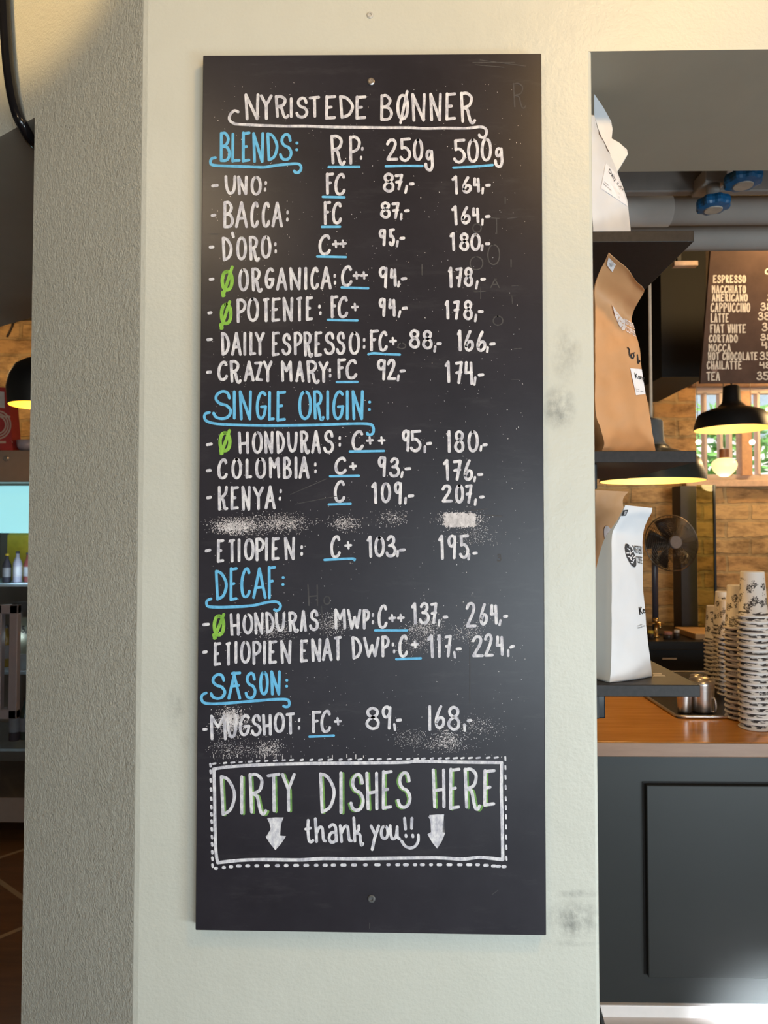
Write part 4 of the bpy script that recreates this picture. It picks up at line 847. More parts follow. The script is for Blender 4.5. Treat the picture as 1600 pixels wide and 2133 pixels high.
# white Kenya bag, bottom shelf
b3 = Bag('coffee_bag', [(1270, 1421, .033, 1358, 1408, .088, .06), (1273, 1395, .036, 1356, 1385, .09, .06), (1274, 1330, .04, 1349, 1330, .092, .056), (1274, 1270, .044, 1344, 1275, .095, .05), (1275, 1215, .048, 1339, 1215, .098, .042), (1274, 1160, .052, 1340, 1165, .10, .030), (1274, 1125, .055, 1339, 1130, .10, .018), (1277, 1105, .054, 1341, 1105, .096, .008),
    (1288, 1085, .046, 1350, 1082, .085, .004), (1296, 1068, .038, 1358, 1068, .074, .0025), (1303, 1052, .034, 1360, 1058, .07, .002)], [BAGW, BAGG], 'white coffee bag with black oval emblem and Kenya print, front of the bottom shelf', ZS3, bulge=.004)
bm = NB(); rquad(bm, [(1299, 1063), (1309, 1062), (1304, 1074), (1295, 1075)], b3.at, .0008, 3); stx = obj('corner_patch', bm, INK, b3.t, label='small black printed patch')
bm = NB(); text_on(bm, 'III', [(1302, 1065), (1306, 1065), (1303, 1072), (1300, 1072)], b3.at, .0018); obj('patch_print', bm, STICK, stx)
bm = NB(); ellipse(bm, (1314, 1157), 26, 8.5, R(70), b3.at, .0010); em = obj('printed_emblem', bm, M('charcoal_print', (.045, .042, .045), .6), b3.t, label='charcoal oval emblem')
bm = NB()
for (x, y, a, l) in ((1310, 1144, .6, 3), (1308, 1152, 0, 2.5), (1313, 1152, 1.5, 3), (1317, 1150, 2.3, 2.5), (1311, 1160, .3, 3), (1317, 1159, 2.2, 3), (1315, 1165, .9, 3), (1320, 1168, 2.0, 3), (1317, 1172, .2, 2), (1312, 1138, 1.5, 2), (1321, 1161, 2.5, 2)):
    stroke(bm, [(x - l * math.cos(a), y - l * math.sin(a)), (x + l * math.cos(a), y + l * math.sin(a))], .9, lambda px, py, e: b3.at(px, py, .0016 + e))
obj('emblem_sprig', bm, STICK, em)
bm = NB(); text_on(bm, 'RISTERI', [(1317, 1136), (1338, 1138), (1338, 1155), (1323, 1152)], b3.at, .001, .01); text_on(bm, 'COFFE', [(1325, 1158), (1338, 1160), (1338, 1175), (1329, 1173)], b3.at, .001, .01)
obj('printed_name', bm, M('charcoal_print', (0, 0, 0)), b3.t)
bm = NB(); text_on(bm, 'Ke', [(1331, 1265), (1343, 1263), (1345, 1277), (1333, 1281)], b3.at, .001, .02)
text_on(bm, 'Roast date', [(1328, 1303), (1338, 1299), (1338, 1302), (1328, 1305)], b3.at, .001); text_on(bm, 'Mixed no', [(1329, 1307), (1343, 1301), (1343, 1305), (1329, 1310)], b3.at, .001)
obj('sticker_print', bm, INK, b3.t)
# dark brown bag behind it
b4 = Bag('coffee_bag', [(1240, 1398, .17, 1330, 1388, .21, .08), (1240, 1300, .17, 1325, 1295, .21, .075), (1240, 1200, .175, 1318, 1200, .21, .06), (1240, 1120, .18, 1310, 1120, .212, .04), (1240, 1075, .18, 1304, 1075, .212, .02), (1240, 1052, .178, 1298, 1050, .208, .008), (1240, 1036, .174, 1300, 1036, .204, .004), (1240, 1020, .17, 1310, 1024, .20, .002)],
    [KRAFT, KRAFT], 'brown paper coffee bag in shadow behind the white one, bottom shelf', ZS3, bulge=.004, back=(.15, .98, 0))
bm = NB(); ellipse(bm, (1268, 1117), 22, 9, R(78), b4.at, .001); em = obj('printed_emblem', bm, M('dusky_print', (.62, .52, .50), .6), b4.t, label='pale oval emblem')
bm = NB()
for k in range(8):
    a = k * math.pi / 4 + .3; stroke(bm, [(1270 + 2.5 * math.cos(a), 1118 + 3 * math.sin(a)), (1270 + 6 * math.cos(a), 1118 + 8 * math.sin(a))], .8, lambda px, py, e: b4.at(px, py, .0016 + e))
obj('emblem_sprig', bm, KRAFT, em)

# ------------------------------------------------------------------ bar counter
CY = 1.04; CZ = P(1450, 1546, CY).z
cx0, cx1 = .50, 4.0
bm = NB(); zt = P(1450, 1576, CY).z
box(bm, cx0 - .02, cx1, CY, CY + 1.15, zt, CZ, .003)
ctp = thing_mesh('counter_top', bm, wood_material('varnished_orange_wood', (.50, .21, .035), (.68, .31, .065), .2, (1.2, 14, 14), 3), (1.5, CY + .5, zt), 'thick varnished orange wood top of the bar counter', 'counter top')
bm = NB(); box(bm, cx0 - .02, cx1, CY - .006, CY - .0002, zt, CZ - .001, .002); obj('front_edge', bm, wood_material('toned_down_edge_wood', (.22, .11, .055), (.30, .155, .08), .4, (1.2, 10, 10), 3), ctp, label='front edge toned down against the light')  # added strip, wood coloured darker to offset the low light on the edge
bt = empty('bar_counter', (1.5, CY + .5, 0), 'dark slate grey front of the bar counter with a raised panel', 'bar counter')
bm = NB(); zb = P(1450, 2092, CY + .03).z
box(bm, cx0, cx1, CY + .035, CY + 1.1, zb, zt - .0005); obj('counter_body', bm, BASEG, bt)
pa, pb = P(1343, 1632, CY + .03), P(1343, 2030, CY + .03)
bm = NB(); box(bm, pa.x, pa.x + 1.15, CY + .012, CY + .0345, pb.z, pa.z, .003); obj('raised_panel', bm, BASEG, bt)
bm = NB(); box(bm, pa.x - .006, pa.x + 1.16, CY + .032, CY + .0348, pb.z - .001, pa.z + .005); obj('panel_groove', bm, M('dark_groove', (.008, .008, .009), .7), bt)
bm = NB(); box(bm, cx0, cx1, CY + .02, CY + .07, 0.0, zb, .003); obj('kick_board', bm, M('white_kick_board', (.85, .79, .77), .4, var=.03), bt)

def at_counter(px, py): return PZ(px, py, CZ)
# drip tray
p0 = at_counter(1412, 1497); p1 = at_counter(1352, 1459)
ty0, ty1, tx0, tx1 = p0.y, 2.17, p0.x, p0.x + .72
tr = empty('drip_tray', ((tx0 + tx1) / 2, (ty0 + ty1) / 2, CZ), 'dark metal drip tray with bright rim set on the wooden counter', 'tray')
bm = NB(); box(bm, tx0, tx1, ty0, ty1, CZ + .0008, CZ + .004); obj('tray_floor', bm, M('dark_grille', (.02, .018, .017), .35, .6), tr)
bm = NB()
rc = .03
rp = [(tx0 + rc, ty0), (tx1, ty0), (tx1, ty1), (tx0, ty1), (tx0, ty0 + rc), (tx0 + rc * .3, ty0 + rc * .3)]
tube(bm, [(x, y, CZ + .006) for x, y in rp], .0055, 10, closed=True); obj('tray_rim', bm, STEEL, tr, smooth=True)

def pitcher(px, py, hpx, wpx, label, handle):
    c = at_counter(px, py); c.z = CZ + .0045; k = (c.y - CAMY) / FPX; h = hpx * k; r_ = wpx * k / 2; c.y += r_
    t = empty('milk_pitcher', c, label, 'milk pitcher', 'steel pitchers on the tray')
    bm = NB(); lathe(bm, [(0, .0), (r_ * .84, 0), (r_ * .88, .005), (r_ * .92, h * .45), (r_ * .97, h * .85), (r_, h), (r_ * .96, h), (r_ * .93, h * .85), (r_ * .88, h * .4), (r_ * .84, .012), (0, .010)], c, 36)
    bmesh.ops.recalc_face_normals(bm, faces=bm.faces); obj('pitcher_body', bm, STEEL, t, smooth=True)
    if handle:
        bm = NB(); a = R(-50); u = Vector((math.cos(a), math.sin(a), 0))
        pts = [c + u * (r_ * q) + Vector((0, 0, h * z)) for q, z in ((.86, .05), (1.08, .05), (1.16, .2), (1.13, .38), (1.0, .48), (.9, .46))]
        tube(bm, crom(pts, 5), .004, 8); obj('pitcher_handle', bm, STEEL, t, smooth=True)
pitcher(1474, 1491, 67, 50, 'large steel milk pitcher with handle, on the drip tray beside the cups', True)
pitcher(1432, 1490, 42, 30, 'small steel milk jug standing on the drip tray, below the shelf end', False)
pitcher(1457, 1462, 50, 24, 'shiny steel cup rim showing behind the large milk pitcher', False)

# paper cups, upside down, nested in five stacks
CR_, CT_, CH_ = .050, .037, .155
def cup_mesh():
    bm = NB(); seg = 40; uvl = bm.loops.layers.uv.new('UVMap')
    prof = [(CR_ - .004, .0035), (CR_ - .0025, .0008), (CR_ + .0005, .0), (CR_ + .0025, .0028), (CR_ + .0012, .0058), (CR_ - .0040, .0066), (CT_, CH_ - .002), (CT_ - .0015, CH_), (CT_ - .003, CH_ - .001), (CT_ - .004, CH_ - .010), (0, CH_ - .010)]
    rings = []
    for (q, z) in prof:
        rings.append([bm.verts.new((0, 0, z))] if q == 0 else [bm.verts.new((q * math.cos(2 * math.pi * i / seg), q * math.sin(2 * math.pi * i / seg), z)) for i in range(seg)])
    for a, b in zip(rings, rings[1:]):
        for i in range(seg):
            j = (i + 1) % seg
            f = bm.faces.new((a[i], a[j], b[0])) if len(b) == 1 else bm.faces.new((a[i], a[j], b[j], b[i]))
            for l in f.loops:
                v = l.vert.co; u = i / seg if l.vert in (a[i], b[i % len(b)]) else (i + 1) / seg
                l[uvl].uv = (u, v.z / CH_)
    bmesh.ops.recalc_face_normals(bm, faces=bm.faces)
    me = bpy.data.meshes.new('paper_cup'); bm.to_mesh(me); bm.free(); me.materials.append(CUP)
    for p in me.polygons: p.use_smooth = True
    return me
CUPM = cup_mesh(); cup0 = None
def cup_stack(px, depthY, ptop, pitch, where, base):
    global cup0
    c = P(px, 1400, depthY); z0 = CZ + base
    ztop = P(px, ptop, depthY).z - CH_
    n = max(2, round((ztop - z0) / pitch) + 1); pitch = (ztop - z0) / (n - 1)
    for k in range(n):
        i = n - 1 - k
        if cup0 is None: o = bpy.data.objects.new('paper_cup', CUPM); cup0 = o
        else: o = cup0.copy()
        COL.objects.link(o); o.location = (c.x + random.uniform(-.0008, .0008), c.y + random.uniform(-.0008, .0008), z0 + pitch * i); o.rotation_euler = (0, 0, random.uniform(0, 6.28))
        tag(o, f'{"upside-down paper cup" if k == 0 else "paper cup rim"}, {NUM[k]} {where}', 'paper cup', 'paper cups stacked on the counter')
NUM = ['topmost', '2nd from the top', '3rd from the top'] + [f'{i}th from the top' for i in range(4, 21)] + ['21st from the top', '22nd from the top', '23rd from the top'] + [f'{i}th from the top' for i in range(24, 40)]
cup_stack(1571, 1.21, 1190, .0185, 'of the tallest stack, nearest the counter edge', .0006)
cup_stack(1541, 1.335, 1219, .0185, 'of the stack just left behind the tallest', .0045)
cup_stack(1522, 1.70, 1250, .0185, 'of the middle stack, third from the counter edge', .0045)
cup_stack(1512, 1.82, 1232, .0185, 'of the stack fourth from the counter edge', .0045)
cup_stack(1493, 1.94, 1262, .0185, 'of the farthest, leftmost stack', .0045)

# ------------------------------------------------------------------ back of the bar
KY = 2.95; KZ = P(1420, 1336, KY).z
kt = empty('back_counter', (1.9, KY + .3, 0), 'black back counter along the brick wall, under the fan', 'back counter')
bm = NB(); box(bm, .6, 4.4, KY, BY - .02, KZ - .05, KZ, .004); obj('worktop', bm, M('black_worktop', (.014, .012, .011), .3), kt)
bm = NB(); box(bm, .65, 4.4, KY + .05, BY - .03, 0, KZ - .0505); obj('cabinet_body', bm, M('black_cabinet', (.010, .009, .009), .5), kt)
bm = NB(); h0 = P(1380, 1372, KY + .03); h1 = P(1410, 1372, KY + .03); tube(bm, [(h0.x, KY + .035, h0.z), (h1.x, KY + .035, h0.z)], .006, 8); obj('handle', bm, STEEL, kt)
a, b = P(1440, 1320, KY + .12), P(1475, 1334, KY + .12)
bm = NB(); box(bm, a.x, a.x + .5, KY + .06, KY + .38, KZ + .0005, KZ + .036, .004); thing_mesh('chopping_board', bm, wood_material('pale_plank', (.42, .24, .10), (.56, .34, .16), .5), (a.x, KY + .2, KZ), 'pale wooden board lying on the black back counter', 'chopping board')
# small things with shiny caps along the back counter
for i, (px, col, rr, hh, lb) in enumerate(((1356, (.75, .60, .08), .018, .03, 'small yellow-capped jar on the back counter beside the white bag'), (1392, (.50, .22, .18), .028, .025, 'small reddish pot lying low on the back counter'), (1410, (.75, .72, .70), .018, .035, 'small white-capped jar on the back counter below the fan'))):
    c = P(px, 1334, KY + .10); c.z = KZ + .0005
    t = empty('jar', c, lb, 'jar')
    bm = NB(); lathe(bm, [(0, 0), (rr, 0), (rr, hh), (rr * .8, hh * 1.1), (0, hh * 1.1)], c, 18); bmesh.ops.recalc_face_normals(bm, faces=bm.faces); obj('jar_body', bm, M('dark_jar', (.05, .035, .03), .2), t, smooth=True)
    c2 = c + Vector((0, 0, hh * 1.1 + .0003)); bm = NB(); lathe(bm, [(0, 0), (rr * .85, 0), (rr * .85, .014), (0, .014)], c2, 18); bmesh.ops.recalc_face_normals(bm, faces=bm.faces); obj('jar_lid', bm, M(f'lid_paint_{i}', col, .3), t)
# brass tap
c = P(1367, 1334, KY + .16); c.z = KZ + .0005
t = empty('tap', c, 'small brass tap with cross handle at the foot of the dark pole', 'tap')
BRASS = M('brass', (.75, .48, .20), .25, 1.0)
bm = NB(); lathe(bm, [(0, 0), (.02, 0), (.02, .01), (.011, .015), (.011, .09), (.016, .095), (.016, .115), (0, .118)], c, 18); bmesh.ops.recalc_face_normals(bm, faces=bm.faces); obj('tap_body', bm, BRASS, t, smooth=True)
bm = NB(); tube(bm, [(c.x - .045, c.y, c.z + .085), (c.x + .05, c.y, c.z + .085)], .007, 8); tube(bm, [(c.x, c.y + .01, c.z + .086), (c.x, c.y - .06, c.z + .084), (c.x, c.y - .07, c.z + .06)], .008, 8); obj('tap_handle', bm, BRASS, t, smooth=True)

# standing fan
FY = 3.18; fc = P(1399, 1131, FY); fr_ = 58 * (FY - CAMY) / FPX
px_ = P(1365, 1250, FY + .12).x
ft = empty('fan', (px_, FY + .12, KZ), 'dark wire-caged fan standing on the back counter before the brick wall', 'fan')
FANM = M('dark_fan_metal', (.045, .034, .030), .35, .3); CAGE = M('bronzed_wire', (.16, .12, .09), .25, .9)
tilt = Matrix.Rotation(R(-6), 3, 'X') @ Matrix.Rotation(R(8), 3, 'Z')
bm = NB()
for k in range(14):
    r0 = fr_ * (.2 + .8 * (k + 1) / 14); yy = -.045 + .045 * ((k + 1) / 14) ** 2
    tube(bm, [fc + tilt @ Vector((r0 * math.cos(2 * math.pi * i / 40), yy, r0 * math.sin(2 * math.pi * i / 40))) for i in range(40)], .0013 if k < 13 else .004, 5, closed=True)
for i in range(20):
    a = 2 * math.pi * i / 20; tube(bm, [fc + tilt @ Vector((fr_ * q * math.cos(a), -.045 + .045 * q * q, fr_ * q * math.sin(a))) for q in (.15, .5, 1)], .0013, 5)
obj('fan_cage', bm, CAGE, ft, smooth=True)
bm = NB()
for k in range(14): pass
for i in range(20):
    a = 2 * math.pi * i / 20; tube(bm, [fc + tilt @ Vector((fr_ * q * math.cos(a), .10 - .07 * q * q, fr_ * q * math.sin(a))) for q in (.2, .6, 1)], .0013, 5)
obj('rear_cage', bm, FANM, ft, smooth=True)
for k in range(5):
    bm = NB(); a0 = 2 * math.pi * k / 5 + .5; g = []
    for j in range(6):
        q = .16 + .76 * j / 5; row_ = []
        for i in range(7):
            s_ = i / 6 - .5; a = a0 + s_ * (1.0 - .25 * q); row_.append(bm.verts.new(fc + tilt @ Vector((fr_ * q * math.cos(a), .018 + s_ * .05, fr_ * q * math.sin(a)))))
        g.append(row_)
    for j in range(5):
        for i in range(6): bm.faces.new((g[j][i], g[j][i + 1], g[j + 1][i + 1], g[j + 1][i]))
    bmesh.ops.solidify(bm, geom=bm.faces[:], thickness=.002); obj('fan_blade', bm, FANM, ft, smooth=True)
def hub(r0, y0, y1, name, m):
    bm = NB(); a = [fc + tilt @ Vector((r0 * math.cos(2 * math.pi * i / 24), y0, r0 * math.sin(2 * math.pi * i / 24))) for i in range(24)]; b = [fc + tilt @ Vector((r0 * 1.05 * math.cos(2 * math.pi * i / 24), y1, r0 * 1.05 * math.sin(2 * math.pi * i / 24))) for i in range(24)]
    va = [bm.verts.new(p) for p in a]; vb = [bm.verts.new(p) for p in b]; bm.faces.new(va); bm.faces.new(vb[::-1])
    for i in range(24): bm.faces.new((va[i], vb[i], vb[(i + 1) % 24], va[(i + 1) % 24]))
    bmesh.ops.recalc_face_normals(bm, faces=bm.faces); obj(name, bm, m, ft)
hub(fr_ * .22, -.055, -.035, 'fan_badge', M('grey_badge', (.20, .17, .165), .4)); hub(fr_ * .2, .06, .19, 'motor_housing', FANM)
bm = NB(); tube(bm, [(px_, FY + .12, KZ + .012), (px_, FY + .12, fc.z - .02), (fc.x, FY + .14, fc.z)], .019, 14); obj('fan_pole', bm, M('blue_grey_pole', (.07, .065, .085), .35), ft, smooth=True)
bm = NB(); lathe(bm, [(0, 0), (.10, 0), (.10, .008), (.03, .02), (0, .02)], (px_, FY + .12, KZ + .0005), 28); bmesh.ops.recalc_face_normals(bm, faces=bm.faces); obj('fan_base', bm, FANM, ft)

# square dark post and tinted glass screen beside it
a, b = P(1418, 1100, 3.42), P(1452, 1100, 3.42)
bm = NB(); box(bm, a.x, b.x, 3.42, 3.56, KZ + .001, P(1440, 1012, 3.42).z, .003); thing_mesh('post', bm, M('dark_brown_post', (.035, .025, .021), .6), (a.x, 3.5, KZ), 'square dark brown post standing behind the fan', 'post')
a, b = P(1453, 1100, 3.30), P(1487, 1100, 3.30)
zt_ = P(1470, 1010, 3.30).z
gt = empty('glass_screen', (b.x, 3.3, KZ), 'narrow tinted glass screen with dark edge strip before the brick wall', 'glass screen')
bm = NB(); box(bm, a.x, b.x, 3.30, 3.306, KZ + .001, zt_); obj('glass_pane', bm, glass_material('tinted_pane', (.80, .78, .52), .05, .97), gt)
bm = NB(); box(bm, b.x, b.x + .012, 3.295, 3.311, KZ + .001, zt_); obj('edge_strip', bm, BLACKE, gt)

# drinks menu hanging under the ceiling, leaning towards the room
MY = 2.45
m0, m1 = P(1481, 517, MY - .125), P(1459, 799, MY)
mx1 = m1.x + 1.15
mt = empty('menu_board', (m1.x + .55, MY, m1.z), 'dark drinks menu board hanging above the back window, hand-lettered', 'menu board')
bm = NB()
f = [bm.verts.new(p) for p in ((m0.x, MY - .125, m0.z), (mx1, MY - .125, m0.z), (mx1, MY, m1.z), (m1.x, MY, m1.z))]
nv = Vector((0, m0.z - m1.z, .125)).normalized()
k = [bm.verts.new(v.co + nv * .018) for v in f]
bm.faces.new(f); bm.faces.new(k[::-1])
for i in range(4): bm.faces.new((f[i], k[i], k[(i + 1) % 4], f[(i + 1) % 4]))
bmesh.ops.recalc_face_normals(bm, faces=bm.faces)
obj('board_panel', bm, M('dark_brown_board', (.085, .052, .041), .75, var=.2, scale=8, spec=.2), mt)
for x in (m0.x + .06, mx1 - .06):
    bm = NB(); tube(bm, [(x, MY - .115, m0.z - .001), (x, MY - .115, CEIL)], .003, 6); obj('hanging_wire', bm, DARKB, mt)
mo, mn = Vector((m1.x, MY, m1.z)), Vector((0, m0.z - m1.z, .125)).normalized()
def MF(px, py, e):
    d = ray(px, py); t = (mo - mn * e * 2.5 - CL).dot(mn) / d.dot(mn); return CL + d * t
def mword(text, x0, x1, y0, y1, hw=1.45, mat=MENUW):
    s_ = 6.095; X0, X1, Y0, Y1 = 1380 + x0 / s_, 1380 + x1 / s_, 480 + y0 / s_, 480 + y1 / s_
    bm = NB(); parts = text.split(' '); n = sum(len(p) for p in parts) + .55 * (len(parts) - 1)
    wid = {'I': .45, '1': .6, ',': .4, '-': .6}
    tot = sum(wid.get(ch, 1.0) if ch != ' ' else .6 for ch in text); x = X0
    for ch in text:
        w_ = (wid.get(ch, 1.0) if ch != ' ' else .6) * (X1 - X0) / tot
        if ch == ',': stroke(bm, [(x + w_ * .5, Y1 - 3), (x + w_ * .3, Y1 + 2)], hw, MF)
        elif ch == '-': stroke(bm, [(x + .5, (Y0 + Y1) / 2), (x + w_ - 1, (Y0 + Y1) / 2)], hw, MF)
        elif ch != ' ': glyph(bm, ch, x + .3, x + w_ - .3, Y0, Y1, hw, MF, sub=4)
        x += w_
    return obj('drink_name' if text[0].isalpha() else 'price', bm, mat, mt)
for q in (('ESPRESSO', 640, 1065, 565, 670), ('MACCHIATO', 625, 1065, 695, 800), ('AMERICANO', 625, 1088, 803, 905), ('CAPPUCCINO', 608, 1118, 918, 1040), ('LATTE', 608, 845, 1050, 1170), ('FIAT WHITE', 600, 1065, 1188, 1305), ('CORTADO', 585, 960, 1320, 1425), ('MOCCA', 583, 875, 1438, 1542), ('HOT CHOCOLATE', 575, 1212, 1542, 1650), ('CHAILATTE', 558, 1010, 1655, 1765), ('TEA', 555, 735, 1792, 1910)): mword(*q)
for q in (('28,-', 1345, 1580, 660, 760), ('30,-', 1325, 1560, 800, 900), ('38,-', 1240, 1480, 915, 1020), ('38,-', 1207, 1450, 1035, 1140), ('38,-', 1260, 1500, 1170, 1280), ('38,-', 1240, 1480, 1310, 1400), ('48,-', 1255, 1490, 1408, 1508), ('35,-', 1230, 1470, 1540, 1645), ('48,-', 1225, 1465, 1665, 1755), ('35,-', 1192, 1440, 1790, 1900)): mword(*q)
bm = NB(); x0_ = 1380 + 1300 / 6.095; y0_ = 480 + 480 / 6.095
glyph(bm, 'C', x0_, x0_ + 12, y0_, y0_ + 13, 1.5, MF); stroke(bm, [(x0_ + 14, y0_ + 12), (x0_ + 60, y0_ + 10)], 1.3, MF); obj('scroll_lettering', bm, MENUW, mt)
bm = NB()
for _ in range(160):
    x = 1489 + random.gauss(0, 2.8); y = 770 + random.gauss(0, 4); ca = random.uniform(.4, 1.0)
    bm.faces.new([bm.verts.new(MF(x + u * ca, y + v * ca, .0003)) for u, v in ((-1, -1), (1, -1), (1, 1), (-1, 1))])
obj('chalk_smudge', bm, M('dull_pink_smudge', (.38, .25, .21), .8), mt, kind='stuff')

# black cabinet hung from the ceiling left of the menu, with a pale strip light in front
a, b = P(1369, 560, 2.9), P(1474, 792, 2.9)
ct = empty('ceiling_cabinet', ((a.x + b.x) / 2, 3.1, b.z), 'large black cabinet hung from the ceiling left of the drinks menu', 'cabinet')
bm = NB(); prism(bm, [(a.x, 3.25), (a.x + .02, 2.9), (b.x, 2.9), (b.x, BY - .01), (a.x, BY - .01)], b.z + .02, CEIL - .001); obj('cabinet_body', bm, M('black_olive_board', (.0045, .004, .003), .7), ct)
bm = NB(); a, b = P(1330, 600, 3.45), P(1368, 800, 3.45)
box(bm, a.x - .7, b.x, 3.45, BY - .01, b.z, CEIL - .001); cb2 = obj('olive_cupboard', bm, M('dark_olive_panel', (.045, .035, .018), .6), None, (b.x, 3.6, b.z)); tag(cb2, 'dark olive wall cupboard behind the pale lamp cord', 'cupboard')
z_ = P(1345, 725, 3.44).z; bm = NB(); box(bm, a.x - .7, b.x, 3.44, 3.4495, z_ - .008, z_ + .008); obj('shadow_gap', bm, BLACKE, cb2)
a, b = P(1405, 543, 2.5), P(1455, 553, 2.5)
bm = NB(); box(bm, a.x, b.x, 2.5, 2.54, b.z, a.z, .003); o = thing_mesh('strip_lamp', bm, M('dusty_pink_batten', (.50, .36, .30), .5), (a.x, 2.5, b.z), 'short pale batten fixed beside the black shelf, left of the menu', 'batten')
bm = NB(); box(bm, a.x + .02, a.x + .04, 2.51, 2.53, a.z, CEIL); obj('batten_hanger', bm, BLACKE, o)

# ------------------------------------------------------------------ pendant lamps
def pendant(px, py, Y, wpx, label, power, cordmat, cap_mat=BLACKE, outer=BLACKE):
    c = P(px, py, Y); k = (Y - CAMY) / FPX; Rr = wpx / 2 * k; s_ = Rr / 75.0
    t = empty('pendant_lamp', c, label, 'pendant lamp', 'black enamel pendant lamps over the bar')
    prof = [(75, 0), (74, 6), (71, 18), (67, 30), (60, 36), (40, 43), (27, 47), (24, 52)]
    bm = NB(); lathe(bm, [(q * s_, z * s_) for q, z in prof], c, 56); obj('lamp_shade', bm, outer, t, smooth=True)
    bm = NB(); lathe(bm, [(q * s_ * .985, z * s_ - .001) for q, z in prof], c, 56); bmesh.ops.reverse_faces(bm, faces=bm.faces); obj('shade_lining', bm, CREAM, t, smooth=True, label='glowing cream lining')
    bm = NB(); lathe(bm, [(24, 50), (22, 54), (19, 58), (17, 88), (14, 92), (0, 93)] and [(24 * s_, 50 * s_), (20 * s_, 55 * s_), (18 * s_, 60 * s_), (16.5 * s_, 88 * s_), (13 * s_, 92 * s_), (0, 93 * s_)], c, 32); obj('lamp_neck', bm, cap_mat, t, smooth=True)
    bm = NB(); tube(bm, [(c.x, c.y, c.z + 92 * s_), (c.x, c.y, CEIL)], .006, 10); obj('lamp_cord', bm, cordmat, t, smooth=True)
    bm = NB(); bc_ = c + Vector((0, 0, 26 * s_)); lathe(bm, [(0, -12 * s_), (8 * s_, -9 * s_), (11 * s_, 0), (8 * s_, 10 * s_), (5 * s_, 18 * s_), (5 * s_, 24 * s_)], bc_, 20); obj('bulb', bm, M('warm_bulb', (1, .72, .34), .3, var=.01, emit=5), t, smooth=True)
    light('pendant_lamp_light', 'POINT', (c.x, c.y, c.z + 6 * s_), power, WARM, shadow_soft_size=.03)
pendant(1525, 894, 2.85, 148, 'black enamel pendant lamp in front of the back window', 2.6, BLACKE)
pendant(1358, 1002, 1.46, 210, 'black enamel pendant lamp low behind the middle shelf, on a pale cord', 2.6, M('pale_cord', (.72, .52, .36), .6), M('grey_lamp_neck', (.13, .125, .12), .5), M('dark_green_enamel', (.02, .022, .018), .35))
# globe bulb on a cable
c = P(1509, 971, 3.2); k = (3.2 - CAMY) / FPX
gl = empty('globe_lamp', c, 'glowing round bulb with brown socket hanging below the pendant lamp', 'bulb lamp')
bm = NB(); lathe(bm, [(q * k, z * k) for q, z in crom([(0, -22), (9, -20.5), (17, -14), (23, -6), (25, 2), (23, 9), (17, 14), (9, 17)], 5)], c, 36); obj('globe', bm, M('glowing_globe', (1, .86, .42), .3, var=.02, scale=10, emit=0.95), gl, smooth=True, label='glowing yellow globe')
bm = NB(); lathe(bm, [(9 * k, 16 * k), (9.5 * k, 17 * k), (9.5 * k, 35 * k), (3 * k, 36 * k), (0, 36 * k)], c, 24); obj('socket', bm, M('brown_socket', (.16, .06, .025), .4), gl)
bm = NB(); tube(bm, [(c.x, c.y, c.z + 35 * k), (c.x, c.y, CEIL)], .003, 8); obj('cable', bm, BLACKE, gl)
light('globe_lamp_light', 'POINT', (c.x, c.y, c.z - 30 * k), 2.5, (1, .74, .4), shadow_soft_size=.06)
# fairy lights along the window
for i, (px, py, lb) in enumerate(((1455, 921, 'small glowing fairy light at the left edge of the window'), (1567, 921, 'small glowing fairy light right of the globe bulb'))):
    c = P(px, py, 3.62); t = empty('fairy_light', c, lb, 'fairy light', 'fairy lights at the window')
    bm = NB(); lathe(bm, [(0, -.020), (.014, -.014), (.019, 0), (.014, .014), (0, .02)], c, 20); obj('fairy_bulb', bm, M('white_glow', (1, .95, .75), .3, var=.01, emit=3), t, smooth=True)
    bm = NB(); tube(bm, [(c.x, c.y, c.z + .018), (c.x, c.y + .02, wz1 + .06)], .0025, 6); obj('fairy_wire', bm, M('thin_wire', (.30, .22, .15), .5), t)
light('brick_fill_light', 'POINT', (3.1, 3.1, 2.55), 60, WARM, shadow_soft_size=.08)  # unseen warm light added to brighten the brick wall
light('menu_lamp_light', 'POINT', (2.0, 2.0, 3.14), 34, WARM, shadow_soft_size=.06)

# ------------------------------------------------------------------ beyond the window
bm = NB(); box(bm, -2, 9, 9.6, 9.8, 0, 6); hs = thing_mesh('house', bm, M('pale_render', (.72, .68, .60), .8, var=.06, scale=1), (3, 9.7, 0), 'pale house across the yard, seen through the back window', 'house')
for x in (4.35, 5.35, 6.6):
    bm = NB(); box(bm, x, x + .55, 9.55, 9.62, 3.0, 4.2); obj('house_window', bm, M('house_glass', (.30, .36, .40), .2), hs)
    bm = NB(); box(bm, x - .06, x + .61, 9.57, 9.6, 2.92, 4.28); obj('house_window_frame', bm, M('white_joinery', (.8, .8, .8), .6), hs)
def bush(cx, cy, z0, h, w_, n, label):
    bm = NB()
    for _ in range(n):
        a = random.uniform(0, 6.28); v = random.random(); rr = w_ * math.sqrt(random.random()) * (1 - .5 * abs(v - .45))
        p = Vector((cx + rr * math.cos(a), cy + rr * .7 * math.sin(a), z0 + h * v)); s_ = random.uniform(.05, .12)
        d = Vector((random.gauss(0, 1), random.gauss(0, 1), random.gauss(0, .6))).normalized(); e = d.orthogonal().normalized()
        bm.faces.new([bm.verts.new(p + q) for q in (-d * s_, e * s_ * .42, d * s_, -e * s_ * .42)])
    t = empty('shrub', (cx, cy, 0), label, 'shrub', 'shrubs in the yard')
    obj('foliage', bm, OUTG, t)
    bm = NB(); tube(bm, [(cx, cy, 0), (cx + .05, cy, z0 + h * .6)], .05, 8); obj('stem', bm, M('bark', (.12, .08, .05), .9), t)
bush(3.5, 6.2, .9, 2.0, .68, 900, 'light green shrub outside the left casement of the window')
